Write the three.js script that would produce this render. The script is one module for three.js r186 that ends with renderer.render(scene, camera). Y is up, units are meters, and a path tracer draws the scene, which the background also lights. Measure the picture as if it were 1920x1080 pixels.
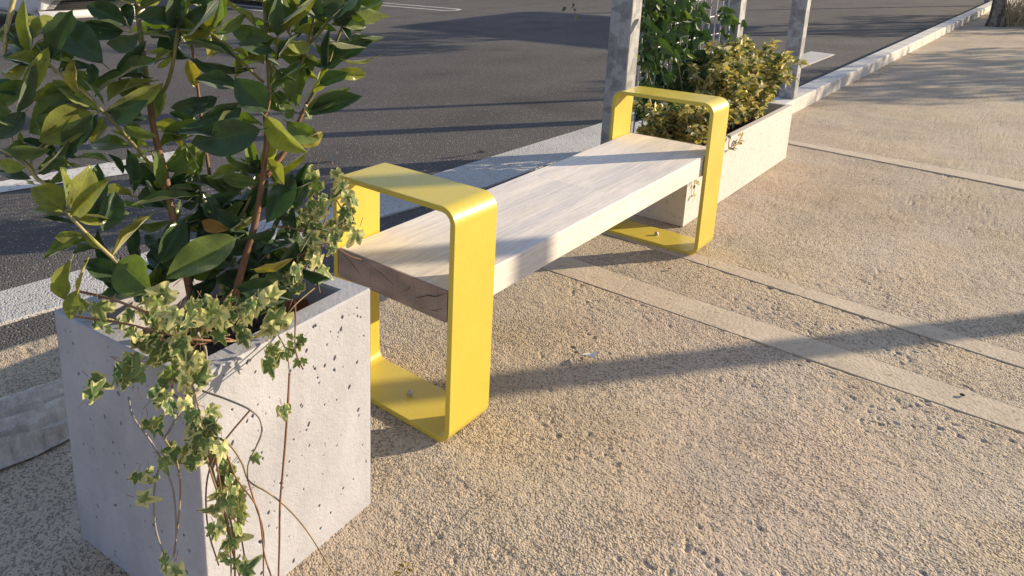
import * as THREE from 'three';
import { RoundedBoxGeometry } from 'three/addons/geometries/RoundedBoxGeometry.js';
import { mergeGeometries } from 'three/addons/utils/BufferGeometryUtils.js';

// ---------------------------------------------------------------- camera, sky, sun, exposure
// plan axes: u runs along the bench, v to the right of it (towards the open pavement), z is height
const V = (u, v, z = 0) => new THREE.Vector3(v, z, -u);
const scene = new THREE.Scene();
const camera = new THREE.PerspectiveCamera(42.95, 1920 / 1080, 0.05, 4000);
const CAM = V(-1.3486, 1.469, 1.3012), FWD = V(0.6974, -0.6711, -0.2523).normalize();
camera.position.copy(CAM);
camera.up.set(0, 1, 0);
camera.lookAt(CAM.clone().add(FWD));
camera.setViewOffset(1920, 1080, 255.84, 284.47, 1920, 1080);   // the photograph is an off-centre crop
camera.updateMatrixWorld();
scene.add(camera);

const SUN = V(0.82, 0.572, 0.305).normalize();
const skyTex = (() => {                                               // clear late-day sky: pale horizon, soft blue overhead, warm towards the sun
  const w = 512, h = 256, a = new Float32Array(w * h * 4), d = new THREE.Vector3();
  for (let j = 0; j < h; j++) for (let i = 0; i < w; i++) {
    const e = ((j + 0.5) / h - 0.5) * Math.PI, p = ((i + 0.5) / w - 0.5) * 2 * Math.PI; d.set(Math.cos(e) * Math.cos(p), Math.sin(e), Math.cos(e) * Math.sin(p));
    const t = Math.pow(Math.max(d.y, 0), 0.55), c = Math.max(d.dot(SUN), 0), g = 0.9 * Math.pow(c, 6), k = 4 * (j * w + i);
    const sky = [[0.92, 0.24], [0.93, 0.40], [0.98, 0.72]], warm = [1.0, 0.80, 0.55], ground = [0.30, 0.27, 0.23];
    for (let q = 0; q < 3; q++) a[k + q] = d.y < 0 ? ground[q] : sky[q][0] + (sky[q][1] - sky[q][0]) * t + g * warm[q];
    a[k + 3] = 1;
  }
  const x = new THREE.DataTexture(a, w, h, THREE.RGBAFormat, THREE.FloatType); x.mapping = THREE.EquirectangularReflectionMapping; x.magFilter = x.minFilter = THREE.LinearFilter; x.colorSpace = THREE.LinearSRGBColorSpace; x.needsUpdate = true; return x;
})();
scene.background = skyTex; scene.environment = skyTex;
scene.backgroundIntensity = scene.environmentIntensity = 0.40;

const sun = new THREE.DirectionalLight(new THREE.Color().setRGB(1.0, 0.82, 0.58), 4.15);
sun.position.copy(SUN.clone().multiplyScalar(40));
sun.castShadow = true; sun.shadow.radius = 0.75;
Object.assign(sun.shadow.camera, { left: -25, right: 25, top: 25, bottom: -25, near: 1, far: 120 });
sun.shadow.mapSize.set(4096, 4096);
scene.add(sun, sun.target);

const renderer = new THREE.WebGLRenderer({ antialias: true });
renderer.setSize(1920, 1080);
renderer.toneMapping = THREE.LinearToneMapping;
renderer.toneMappingExposure = 1.9;
renderer.shadowMap.enabled = true;

// ---------------------------------------------------------------- helpers
let seedState = 20240;
const rnd = () => { seedState |= 0; seedState = (seedState + 0x6D2B79F5) | 0; let t = Math.imul(seedState ^ (seedState >>> 15), 1 | seedState); t = (t + Math.imul(t ^ (t >>> 7), 61 | t)) ^ t; return ((t ^ (t >>> 14)) >>> 0) / 4294967296; };
const reseed = (s) => { seedState = s; };
const rr = (a, b) => a + (b - a) * rnd();
const clamp = (x, a = 0, b = 1) => Math.min(b, Math.max(a, x));
const sstep = (a, b, x) => { const t = clamp((x - a) / (b - a)); return t * t * (3 - 2 * t); };
const lerp = (a, b, t) => a + (b - a) * t;
const used = {};
const numbered = (n) => { const k = used[n] = (used[n] ?? -1) + 1; return k ? n + '_' + String(k).padStart(3, '0') : n; };
const shadowed = (m) => { m.castShadow = m.receiveShadow = true; return m; };
function thing(name, label, category, pos = new THREE.Vector3(), group) {
  const o = new THREE.Group(); o.name = numbered(name); o.position.copy(pos); scene.add(o);
  o.userData = { label, category }; if (group) o.userData.group = group;
  o.updateMatrixWorld();
  return o;
}
function part(name, geo, mat, parent, kind) {                      // geometry given in world axes, put under its parent
  const m = shadowed(new THREE.Mesh(geo, mat)); m.name = numbered(name); if (kind) m.userData.kind = kind;
  const off = new THREE.Vector3(); for (let p = parent; p; p = p.parent) off.add(p.position);
  m.position.copy(off).negate(); parent.add(m); return m;
}
function struct(name, geo, mat) { const m = shadowed(new THREE.Mesh(geo, mat)); m.name = numbered(name); m.userData.kind = 'structure'; scene.add(m); return m; }
const mat = (o) => new THREE.MeshStandardMaterial(o);
const phys = (o) => new THREE.MeshPhysicalMaterial(o);
const lin = (r, g, b) => new THREE.Color().setRGB(r, g, b);
// box between two plan corners
function box(u0, u1, v0, v1, z0, z1, r = 0.003) {
  const g = new RoundedBoxGeometry(Math.abs(v1 - v0), Math.abs(z1 - z0), Math.abs(u1 - u0), 2, Math.min(r, Math.abs(v1 - v0) / 2.1, Math.abs(z1 - z0) / 2.1, Math.abs(u1 - u0) / 2.1));
  const c = V((u0 + u1) / 2, (v0 + v1) / 2, (z0 + z1) / 2); g.translate(c.x, c.y, c.z); metricUV(g); return g;
}
// box-projected texture coordinates in metres
function metricUV(g, s = 1) {
  g.computeBoundingBox(); if (!g.attributes.normal) g.computeVertexNormals();
  const p = g.attributes.position, n = g.attributes.normal, uv = new Float32Array(p.count * 2);
  for (let i = 0; i < p.count; i++) {
    const ax = Math.abs(n.getX(i)), ay = Math.abs(n.getY(i)), az = Math.abs(n.getZ(i));
    let a, b;
    if (ay >= ax && ay >= az) { a = -p.getZ(i); b = p.getX(i); } else if (ax >= az) { a = -p.getZ(i); b = p.getY(i); } else { a = p.getX(i); b = p.getY(i); }
    uv[2 * i] = a * s; uv[2 * i + 1] = b * s;
  }
  g.setAttribute('uv', new THREE.BufferAttribute(uv, 2)); return g;
}
function tube(pts, r0, r1, seg, rad = 6) {                          // tapered tube through points
  const c = new THREE.CatmullRomCurve3(pts, false, 'centripetal'), n = seg || Math.max(6, pts.length * 4);
  const g = new THREE.TubeGeometry(c, n, 1, rad, false), p = g.attributes.position, P = [];
  for (let i = 0; i <= n; i++) P.push(c.getPointAt(i / n));
  const q = new THREE.Vector3();
  for (let i = 0; i <= n; i++) for (let j = 0; j <= rad; j++) {
    const k = i * (rad + 1) + j; q.fromBufferAttribute(p, k).sub(P[i]).multiplyScalar(lerp(r0, r1, i / n)).add(P[i]); p.setXYZ(k, q.x, q.y, q.z);
  }
  return g;
}
// a point of the place from a sighting: where it appears and how far along the camera's axis it is
const RGT = new THREE.Vector3().crossVectors(FWD, new THREE.Vector3(0, 1, 0)).normalize(), UPV = new THREE.Vector3().crossVectors(RGT, FWD);
const at = (x, y, d) => CAM.clone().addScaledVector(FWD, d).addScaledVector(RGT, d * (x - 704.16) / 1372.5).addScaledVector(UPV, -d * (y - 255.53) / 1372.5);

// ---------------------------------------------------------------- noise and textures
function lattice(n, seed) { const s = seedState; reseed(seed); const a = new Float32Array(n * n); for (let i = 0; i < n * n; i++) a[i] = rnd(); seedState = s; return a; }
const lats = {};
function vnoise(x, y, n, seed) {                                    // value noise, period n in both directions
  const k = n + ':' + seed, L = lats[k] || (lats[k] = lattice(n, seed * 7919 + n));
  const xf = Math.floor(x), yf = Math.floor(y); let fx = x - xf, fy = y - yf; fx = fx * fx * (3 - 2 * fx); fy = fy * fy * (3 - 2 * fy);
  const x0 = ((xf % n) + n) % n, y0 = ((yf % n) + n) % n, x1 = (x0 + 1) % n, y1 = (y0 + 1) % n;
  const a = L[y0 * n + x0], b = L[y0 * n + x1], c = L[y1 * n + x0], d = L[y1 * n + x1];
  return a + (b - a) * fx + (c - a) * fy + (a - b - c + d) * fx * fy;
}
const N = (x, y, n, seed) => vnoise(x * n, y * n, n, seed);         // x, y in 0..1 over the tile
function worley(n, seed) {                                          // nearest and second distance on a periodic tile of n x n cells
  const X = lattice(n, seed), Y = lattice(n, seed + 13), I = lattice(n, seed + 29);
  return (x, y) => {
    const cx = Math.floor(x * n), cy = Math.floor(y * n); let d1 = 9, d2 = 9, id = 0;
    for (let j = -1; j <= 1; j++) for (let i = -1; i <= 1; i++) {
      const k = (((cy + j) % n + n) % n) * n + ((cx + i) % n + n) % n, dx = cx + i + X[k] - x * n, dy = cy + j + Y[k] - y * n, d = dx * dx + dy * dy;
      if (d < d1) { d2 = d1; d1 = d; id = I[k]; } else if (d < d2) d2 = d;
    }
    return [Math.sqrt(d1), Math.sqrt(d2), id];
  };
}
const s8 = (x) => { x = clamp(x); return Math.round(255 * (x <= 0.0031308 ? 12.92 * x : 1.055 * Math.pow(x, 1 / 2.4) - 0.055)); };
function tex(w, h, f, color) {                                      // f(x, y) in 0..1 gives linear colour or one height
  const a = new Uint8Array(w * h * 4);
  for (let j = 0; j < h; j++) for (let i = 0; i < w; i++) {
    const c = f((i + 0.5) / w, (j + 0.5) / h), k = 4 * (j * w + i);
    if (color) { a[k] = s8(c[0]); a[k + 1] = s8(c[1]); a[k + 2] = s8(c[2]); } else a[k] = a[k + 1] = a[k + 2] = Math.round(255 * clamp(c));
    a[k + 3] = 255;
  }
  const t = new THREE.DataTexture(a, w, h); t.wrapS = t.wrapT = THREE.RepeatWrapping; t.magFilter = THREE.LinearFilter; t.minFilter = THREE.LinearMipmapLinearFilter; t.generateMipmaps = true;
  if (color) t.colorSpace = THREE.SRGBColorSpace; t.needsUpdate = true; return t;
}
const rep = (t, m, my) => { t.repeat.set(1 / m, 1 / (my || m)); return t; };   // a tile of m metres on metric uv

// rough washed concrete of the pavement: one height tile of 2 m, used for the relief and for the texture
const PT = 2.0, PN = 512, PAVE_H = new Float32Array(PN * PN);           // relief in metres
{
  const w1 = worley(130, 3);
  for (let j = 0; j < PN; j++) for (let i = 0; i < PN; i++) {
    const x = (i + 0.5) / PN, y = (j + 0.5) / PN, a = w1(x + 0.006 * (N(x, y, 70, 2) - 0.5), y + 0.006 * (N(x, y, 70, 4) - 0.5)), worn = sstep(0.45, 0.72, N(x, y, 8, 6) * 0.6 + N(x, y, 21, 7) * 0.4);
    const pit = N(x, y, 120, 11) * 0.5 + N(x, y, 230, 12) * 0.5;
    PAVE_H[j * PN + i] = 0.0016 * (N(x, y, 30, 9) - 0.5) + 0.0022 * (N(x, y, 110, 8) - 0.5) + worn * 0.0024 * (0.5 - a[0]) - (0.25 + worn) * 0.0034 * sstep(0.66, 0.82, pit);
  }
}
function paveH(u, v) {                                               // bilinear sample, about 0..1, mean near 0.6
  const x = (u / PT - Math.floor(u / PT)) * PN, y = (v / PT - Math.floor(v / PT)) * PN, i = Math.floor(x), j = Math.floor(y), fx = x - i, fy = y - j;
  const i0 = i % PN, i1 = (i + 1) % PN, j0 = (j % PN) * PN, j1 = ((j + 1) % PN) * PN;
  return lerp(lerp(PAVE_H[j0 + i0], PAVE_H[j0 + i1], fx), lerp(PAVE_H[j1 + i0], PAVE_H[j1 + i1], fx), fy);
}
const FT = 1.37, FN = 2048, FINE = new Float32Array(FN * FN), GRAIN = new Float32Array(FN * FN);   // grit of the surface, 0..1
{
  const w1 = worley(235, 13), w2 = worley(430, 15);
  for (let j = 0; j < FN; j++) for (let i = 0; i < FN; i++) {
    const x = (i + 0.5) / FN, y = (j + 0.5) / FN, a = w1(x, y), b = w2(x, y), worn = sstep(0.42, 0.66, N(x, y, 6, 16) * 0.6 + N(x, y, 17, 17) * 0.4);
    const pit = N(x, y, 260, 18) * 0.55 + N(x, y, 520, 19) * 0.45;
    FINE[j * FN + i] = clamp(0.52 + (0.18 + 0.22 * worn) * (0.5 - a[0]) + 0.20 * (0.5 - b[0]) + 0.25 * (N(x, y, 300, 20) - 0.5) - (0.45 + 0.35 * worn) * sstep(0.61 - 0.05 * worn, 0.76, pit));
    GRAIN[j * FN + i] = a[0] < 0.42 ? a[2] : 0.5;
  }
}
const paveColor = rep(tex(FN, FN, (x, y) => {
  const k0 = Math.floor(y * FN) * FN + Math.floor(x * FN), h = FINE[k0], g = GRAIN[k0], m = N(x, y, 5, 21) * 0.6 + N(x, y, 14, 22) * 0.4;
  const k = 0.93 + 0.16 * (m - 0.5) + 0.34 * (g - 0.5) - 0.40 * sstep(0.40, 0.14, h), warm = N(x, y, 7, 25) - 0.5 + 0.8 * (g - 0.5);
  return [0.515 * k * (1 + 0.06 * warm), 0.42 * k, 0.312 * k * (1 - 0.10 * warm)];
}, true), FT);
const paveBump = rep(tex(FN, FN, (x, y) => FINE[Math.floor(y * FN) * FN + Math.floor(x * FN)]), FT);
const M = {};
M.pavement = mat({ vertexColors: true, map: paveColor, bumpMap: paveBump, bumpScale: 0.0056, roughness: 0.93 });

const bandColor = rep(tex(512, 512, (x, y) => {
  const k = 0.9 + 0.16 * (N(x, y, 6, 31) - 0.5) + 0.12 * (N(x, y, 30, 32) - 0.5) + 0.16 * (N(x, y, 190, 33) - 0.5) - 0.3 * sstep(0.80, 0.9, N(x, y, 120, 34));
  return [0.575 * k, 0.48 * k, 0.365 * k];
}, true), 1);
M.band = mat({ map: bandColor, bumpMap: rep(tex(512, 512, (x, y) => 0.5 * N(x, y, 200, 35) + 0.3 * N(x, y, 90, 36) - 0.4 * sstep(0.78, 0.9, N(x, y, 110, 34))), 1), bumpScale: 0.0015, roughness: 0.9 });

const wA = worley(170, 41);
const asphaltColor = rep(tex(1024, 1024, (x, y) => {
  const a = wA(x, y), k = 0.75 + 0.5 * (N(x, y, 4, 42) - 0.5) * 0.5 + 0.5 * (a[2] - 0.5) * (a[0] < 0.5 ? 1 : 0.2) + 0.25 * (N(x, y, 330, 43) - 0.5), fleck = a[2] > 0.965 && a[0] < 0.45 ? 0.20 : 0;
  return [0.096 * k + fleck, 0.090 * k + fleck * 0.97, 0.087 * k + fleck * 0.94];
}, true), 1.5);
const asphaltBump = rep(tex(1024, 1024, (x, y) => { const a = wA(x, y); return 0.75 * (1 - a[0]) + 0.25 * N(x, y, 300, 44); }), 1.5);
M.asphalt = mat({ vertexColors: true, map: asphaltColor, bumpMap: asphaltBump, bumpScale: 0.006, roughness: 0.88 });

const wS = worley(140, 51);
M.strip = mat({
  map: rep(tex(512, 512, (x, y) => { const a = wS(x, y), k = 0.9 + 0.2 * (N(x, y, 5, 52) - 0.5) + 0.16 * (a[2] - 0.5) - 0.28 * sstep(0.72, 0.85, N(x, y, 130, 53)); return [0.53 * k, 0.52 * k, 0.50 * k]; }, true), 1),
  bumpMap: rep(tex(512, 512, (x, y) => { const a = wS(x, y); return 0.7 * (1 - a[0]) + 0.3 * N(x, y, 200, 54) - 0.5 * sstep(0.72, 0.85, N(x, y, 130, 53)); }), 1), bumpScale: 0.004, roughness: 0.9,
});
M.kerb = mat({ map: rep(tex(512, 512, (x, y) => { const k = 0.92 + 0.2 * (N(x, y, 4, 55) - 0.5) + 0.14 * (N(x, y, 40, 56) - 0.5) + 0.16 * (N(x, y, 180, 57) - 0.5); return [0.60 * k, 0.57 * k, 0.53 * k]; }, true), 1), roughness: 0.85 });
const marks = (a) => tex(512, 512, (x, y) => { const k = 0.9 + 0.2 * (N(x, y, 10, 58) - 0.5) - a * sstep(0.62, 0.75, 0.5 * N(x, y, 60, 59) + 0.5 * N(x, y, 170, 60)); return [0.66 * k, 0.64 * k, 0.61 * k]; }, true);
M.paint = mat({ map: rep(marks(0.5), 1), roughness: 0.75 });

// planter concrete
M.concrete = mat({
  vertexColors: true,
  map: rep(tex(1024, 1024, (x, y) => { const k = 0.93 + 0.14 * (N(x, y, 4, 61) - 0.5) + 0.12 * (N(x, y, 14, 62) - 0.5) + 0.07 * (N(x, y, 60, 63) - 0.5) + 0.08 * (N(x, y, 300, 64) - 0.5) + 0.10 * (N(x, y * 0.25, 44, 65) - 0.5); return [0.435 * k, 0.44 * k, 0.475 * k]; }, true), 1),
  bumpMap: rep(tex(1024, 1024, (x, y) => 0.5 * N(x, y, 120, 66) + 0.5 * N(x, y, 380, 67)), 1), bumpScale: 0.0008, roughness: 0.78,
});
M.whiteConcrete = mat({ map: rep(tex(512, 512, (x, y) => { const k = 0.95 + 0.12 * (N(x, y, 5, 68) - 0.5) + 0.06 * (N(x, y, 50, 69) - 0.5) - 0.25 * sstep(0.84, 0.9, N(x, y, 70, 70)); return [0.63 * k, 0.59 * k, 0.555 * k]; }, true), 1), roughness: 0.8 });
M.soil = mat({ map: rep(tex(256, 256, (x, y) => { const k = 0.6 + 0.9 * (N(x, y, 40, 71) - 0.3) * N(x, y, 90, 72); return [0.05 * k, 0.036 * k, 0.026 * k]; }, true), 0.5), bumpMap: rep(tex(256, 256, (x, y) => 0.6 * N(x, y, 30, 73) + 0.4 * N(x, y, 80, 74)), 0.5), bumpScale: 0.012, roughness: 1 });
M.terracotta = mat({ color: lin(0.30, 0.11, 0.05), roughness: 0.85 });

// yellow paint
const paintRough = rep(tex(512, 512, (x, y) => 0.42 + 0.22 * (N(x, y, 8, 81) - 0.5) + 0.14 * (N(x, y, 60, 82) - 0.5)), 0.6);
M.yellow = phys({ map: rep(tex(512, 512, (x, y) => { const k = 1 + 0.03 * (N(x, y, 6, 83) - 0.5) + 0.02 * (N(x, y, 40, 84) - 0.5), d = 0.16 * sstep(0.83, 0.88, 0.5 * N(x, y, 26, 85) + 0.5 * N(x, y, 90, 86)); return [0.60 * k * (1 - 0.7 * d), 0.478 * k * (1 - 0.8 * d), 0.060 * k]; }, true), 0.6), roughnessMap: paintRough, roughness: 1, clearcoat: 0.35, clearcoatRoughness: 0.22, bumpMap: rep(tex(512, 512, (x, y) => 0.5 * N(x, y, 90, 87) + 0.5 * N(x, y, 200, 88)), 0.6), bumpScale: 0.00025 });
M.bolt = mat({ color: lin(0.42, 0.42, 0.43), metalness: 0.6, roughness: 0.5 });

// weathered timber: grain runs along the first texture axis
const grain = (x, y) => { const wob = 0.012 * (N(x, y, 3, 91) - 0.5); return 0.45 * vnoise(x * 6, (y + wob) * 128, 128, 92) + 0.3 * vnoise(x * 14, (y + wob) * 256, 256, 93) + 0.25 * vnoise(x * 40, (y + wob) * 256, 256, 94); };
const timberLook = (x, y) => {
  const g = grain(x, y), knot = N(x, y, 3, 95), streak = vnoise(x * 3, y * 22 + 0.8 * N(x, y, 4, 96), 32, 97);
  const k = 0.99 + 0.34 * (g - 0.5) + 0.20 * (streak - 0.5) + 0.08 * (knot - 0.5) - 0.10 * sstep(0.70, 0.82, vnoise(x * 9, y * 200, 256, 98));
  const warm = streak - 0.5; return [0.74 * k * (1 + 0.05 * warm), 0.68 * k, 0.615 * k * (1 - 0.10 * warm)];
};
M.timber = mat({ map: rep(tex(1024, 1024, timberLook, true), 1.0), bumpMap: rep(tex(1024, 1024, (x, y) => 0.7 * grain(x, y) + 0.3 * vnoise(x * 60, y * 256, 256, 99)), 1.0), bumpScale: 0.0008, roughness: 0.8 });
M.endGrain = mat({
  map: rep(tex(1024, 512, (x, y) => {
    const X = x * 0.5, Y = y * 0.25, board = Math.floor(x * 6.3 + 0.2 * N(x, y, 5, 101)), cx = (board + 0.5) / 6.3 * 0.5 + 0.03 * Math.sin(board * 7), cy = -0.03 + 0.02 * Math.sin(board * 3);
    const r = Math.hypot(X - cx, Y - cy) + 0.003 * N(x, y, 12, 102), ring = 0.5 + 0.5 * Math.sin(r * 950);
    const k = 0.8 + 0.3 * ring * 0.4 + 0.4 * (N(x, y, 9, 103) - 0.5) + 0.25 * (N(x, y, 200, 104) - 0.5);
    const edge = Math.abs((x * 6.3 + 0.2 * N(x, y, 5, 101)) % 1 - 0.5) > 0.49 ? 0.72 : 1;
    const red = N(x, y, 5, 105);
    return [(0.33 + 0.05 * red) * k * edge, 0.265 * k * edge, 0.22 * k * edge];
  }, true), 0.5, 0.25), bumpMap: rep(tex(512, 256, (x, y) => 0.5 * N(x, y, 60, 106) + 0.5 * N(x, y, 130, 107)), 0.5, 0.25), bumpScale: 0.0015, roughness: 0.9,
});

// galvanised steel with its spangle
const wZ = worley(26, 111), wZ2 = worley(44, 112);
M.zinc = mat({
  map: rep(tex(512, 512, (x, y) => { const wx = x + 0.03 * (N(x, y, 12, 113) - 0.5), wy = y + 0.03 * (N(x, y, 12, 114) - 0.5), a = wZ(wx, wy * 0.5)[2], b = wZ2(wx, wy)[2], p = sstep(0.45, 0.55, 0.6 * N(x, y, 7, 115) + 0.4 * N(x, y, 18, 116)), k = 0.25 + 0.11 * p + 0.08 * (a - 0.5) + 0.03 * (b - 0.5); return [k, k * 1.02, k * 1.06]; }, true), 0.5),
  metalness: 0.25, roughness: 0.5,
});
M.wire = mat({ color: lin(0.50, 0.51, 0.52), metalness: 0.3, roughness: 0.5 });

// ---------------------------------------------------------------- ground
const edgeV = (u) => { const K = [[-40, -6.2], [-3, -1.30], [-0.5, -0.93], [0.2, -0.72], [1, -0.42], [2, -0.26], [4.2, -0.215], [17, -0.10], [80, 0.3]]; let i = 0; while (i < K.length - 2 && u > K[i + 1][0]) i++; const [a, b] = [K[i], K[i + 1]]; return lerp(a[1], b[1], (u - a[0]) / (b[0] - a[0])); };
// the three smooth bands across the pavement: near edge and far edge in u at v = 0.4 and v = 1.5
const BANDS = [[1.158, 1.150, 1.322, 1.286], [1.665, 1.572, 1.752, 1.676], [4.016, 3.868, 4.130, 4.050]];
const bandNear = (b, v) => lerp(b[0], b[1], (v - 0.4) / 1.1), bandFar = (b, v) => lerp(b[2], b[3], (v - 0.4) / 1.1);
{
  const axis = (a, b, c, d, fine, grow, most) => {                   // grid lines: fine between b and c, growing towards a and d
    const s = []; for (let x = b; x < c; x += fine) s.push(x);
    for (let x = c, h = fine; x < d; h = Math.min(h * grow, most)) { s.push(x); x += h; } s.push(d);
    for (let x = b, h = fine; x > a;) { h = Math.min(h * grow, most); x -= h; s.unshift(Math.max(x, a)); }
    return s;
  };
  const U = axis(-30, -1.05, 1.6, 70, 0.0046, 1.018, 3), T = axis(0, 0.7, 2.3, 40, 0.0046, 1.025, 3);
  const nu = U.length, nv = T.length, pos = new Float32Array(nu * nv * 3), uv = new Float32Array(nu * nv * 2), col = new Float32Array(nu * nv * 3), idx = new Uint32Array((nu - 1) * (nv - 1) * 6);
  let k = 0;
  for (let i = 0; i < nu; i++) {
    const u = U[i], e = edgeV(u);
    for (let j = 0; j < nv; j++, k++) {
      const v = e + T[j], fade = 1 - sstep(3, 9, u) * 0.7;
      let z = paveH(u, v) * fade + 0.0015 * Math.sin(u * 1.7 + v) * Math.sin(v * 2.3);
      if (u > 3.5 && u < 4.9) z -= 0.004 * sstep(3.6, 3.8, u) * sstep(4.85, 4.65, u);
      for (const b of BANDS) { const a = bandNear(b, v), c = bandFar(b, v); if (u < 2 ? u > a - 0.006 && u < c + 0.002 : u > a + 0.03 && u < c - 0.03) z = u < a ? -0.009 : -0.007; }
      if (j === 0) z = -0.03;
      const st = 1 + 0.14 * (vnoise(u * 0.9 + 40, v * 0.9 + 40, 64, 3) - 0.5) + 0.10 * (vnoise(u * 3.1 + 40, v * 3.1 + 40, 64, 5) - 0.5) - 0.08 * sstep(0.72, 0.85, vnoise(u * 6 + 40, v * 6 + 40, 64, 8)), pk = vnoise(u * 1.7 + 20, v * 1.7 + 20, 64, 9) - 0.5;
      col[3 * k] = st * (1 + 0.05 * pk); col[3 * k + 1] = st * (1 - 0.02 * pk); col[3 * k + 2] = st * (1 + 0.06 * pk);
      pos[3 * k] = v; pos[3 * k + 1] = z; pos[3 * k + 2] = -u; uv[2 * k] = u; uv[2 * k + 1] = v;
    }
  }
  k = 0;
  for (let i = 0; i < nu - 1; i++) for (let j = 0; j < nv - 1; j++) { const a = i * nv + j, b = a + nv; idx[k++] = a; idx[k++] = a + 1; idx[k++] = b; idx[k++] = b; idx[k++] = a + 1; idx[k++] = b + 1; }
  const g = new THREE.BufferGeometry(); g.setAttribute('position', new THREE.BufferAttribute(pos, 3)); g.setAttribute('uv', new THREE.BufferAttribute(uv, 2)); g.setAttribute('color', new THREE.BufferAttribute(col, 3)); g.setIndex(new THREE.BufferAttribute(idx, 1)); g.computeVertexNormals();
  const pavement = struct('pavement', g, M.pavement);
  // band slabs, broken at the cracks
  reseed(77);
  const slab = (b, va, vb, ea, eb) => {                               // jagged ends ea / eb are lists of small offsets
    const s = new THREE.Shape(), n = ea.length, out = [];
    for (let i = 0; i < n; i++) { const v = va + ea[i], t = i / (n - 1); out.push([lerp(bandNear(b, v), bandFar(b, v), t), v]); }
    for (let i = n - 1; i >= 0; i--) { const v = vb + eb[i], t = i / (n - 1); out.push([lerp(bandNear(b, v), bandFar(b, v), t), v]); }
    out.forEach(([u, v], i) => (i ? s.lineTo(v, u) : s.moveTo(v, u)));
    const x = new THREE.ExtrudeGeometry(s, { depth: 0.016, bevelEnabled: true, bevelSize: 0.0015, bevelThickness: 0.0015, bevelSegments: 1 });
    x.rotateX(-Math.PI / 2); x.translate(0, -0.0148, 0); metricUV(x); return x;
  };
  const jag = () => { const a = []; let x = 0; for (let i = 0; i < 7; i++) { a.push(x + rr(-0.004, 0.004)); x += rr(-0.014, 0.014); } return a; };
  const cuts = [[-0.45, 0.02, 0.345, 0.60, 2.4, 5, 12], [-0.45, 0.18, 0.50, 2.2, 5, 12], [-0.1, 0.9, 2.4, 6, 12]];
  BANDS.forEach((b, i) => {
    let prev = jag();
    for (let c = 0; c < cuts[i].length - 1; c++) {
      const next = jag(), last = c === cuts[i].length - 2, va = cuts[i][c] + 0.0022, vb = cuts[i][c + 1] - 0.0022;
      part('band_slab', slab(b, va, vb, prev, next), M.band, pavement); prev = next; if (last) break;
    }
  });
}
const sheet = (pts, z, m, name) => {                                  // a flat polygon of the ground, plan points [u, v]
  const s = new THREE.Shape(pts.map(([u, v]) => new THREE.Vector2(v, u))), g = new THREE.ShapeGeometry(s); g.rotateX(-Math.PI / 2); g.translate(0, z, 0); metricUV(g); return struct(name, g, m);
};
{ // the road: one sheet, its wear and old oil stains in the vertex colours
  const pos = [], uv = [], col = [], idx = [], us = [], vs = []; for (let u = -40; u < 110; u += u > -4 && u < 22 ? 0.14 : 4) us.push(u); us.push(110); for (let v = -140; v < 0.9; v += v > -16 ? 0.14 : 4) vs.push(v); vs.push(0.9);
  for (const u of us) for (const v of vs) { pos.push(v, -0.014, -u); uv.push(u, v); const k = 1 + 0.26 * (vnoise(u * 0.5 + 60, v * 0.5 + 160, 256, 3) - 0.5) + 0.16 * (vnoise(u * 2.2 + 100, v * 2.2 + 400, 512, 4) - 0.5) - 0.28 * sstep(0.80, 0.9, vnoise(u * 1.5 + 70, v * 1.5 + 300, 512, 6)) + 0.14 * sstep(-1.7, -1.2, v) * vnoise(u * 3 + 100, v * 3 + 400, 512, 7); col.push(k * 1.01, k, k * 0.98); }
  for (let i = 0; i < us.length - 1; i++) for (let j = 0; j < vs.length - 1; j++) { const a = i * vs.length + j, b = a + vs.length; idx.push(a, a + 1, b, b, a + 1, b + 1); }
  const g = new THREE.BufferGeometry(); g.setAttribute('position', new THREE.Float32BufferAttribute(pos, 3)); g.setAttribute('uv', new THREE.Float32BufferAttribute(uv, 2)); g.setAttribute('color', new THREE.Float32BufferAttribute(col, 3)); g.setIndex(idx); g.computeVertexNormals(); struct('road', g, M.asphalt);
}
sheet([[-600, -900], [-600, 900], [900, 900], [900, -900]], -0.05, mat({ color: lin(0.16, 0.14, 0.115), roughness: 1 }), 'ground');
{ // flush white concrete strip along the road, laid in lengths
  const so = (u) => -1.335 + 0.098 * u - (u > 1.8 ? 0.042 * (u - 1.8) + 0.0 : 0), K = [[-20, -3.3], [-0.4, -1.385], [1.8, -1.142], [3.6, -1.05], [9.2, -0.98]], I = [[-20, -3.0], [-0.45, -1.12], [1.87, -0.785], [3.0, -0.742], [9.0, -0.70]];
  const f = (P, u) => { let i = 0; while (i < P.length - 2 && u > P[i + 1][0]) i++; return lerp(P[i][1], P[i + 1][1], (u - P[i][0]) / (P[i + 1][0] - P[i][0])); };
  const pts = []; for (let u = -20; u <= 9.2; u += 0.2) pts.push([u, f(K, u)]); for (let u = 9.1; u >= -20; u -= 0.2) pts.push([u, f(I, u)]);
  const s = new THREE.Shape(pts.map(([u, v]) => new THREE.Vector2(v, u))), g = new THREE.ExtrudeGeometry(s, { depth: 0.02, bevelEnabled: true, bevelSize: 0.003, bevelThickness: 0.003, bevelSegments: 1 }); g.rotateX(-Math.PI / 2); g.translate(0, -0.026, 0); metricUV(g);
  struct('kerb_strip', g, M.strip);
}
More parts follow.
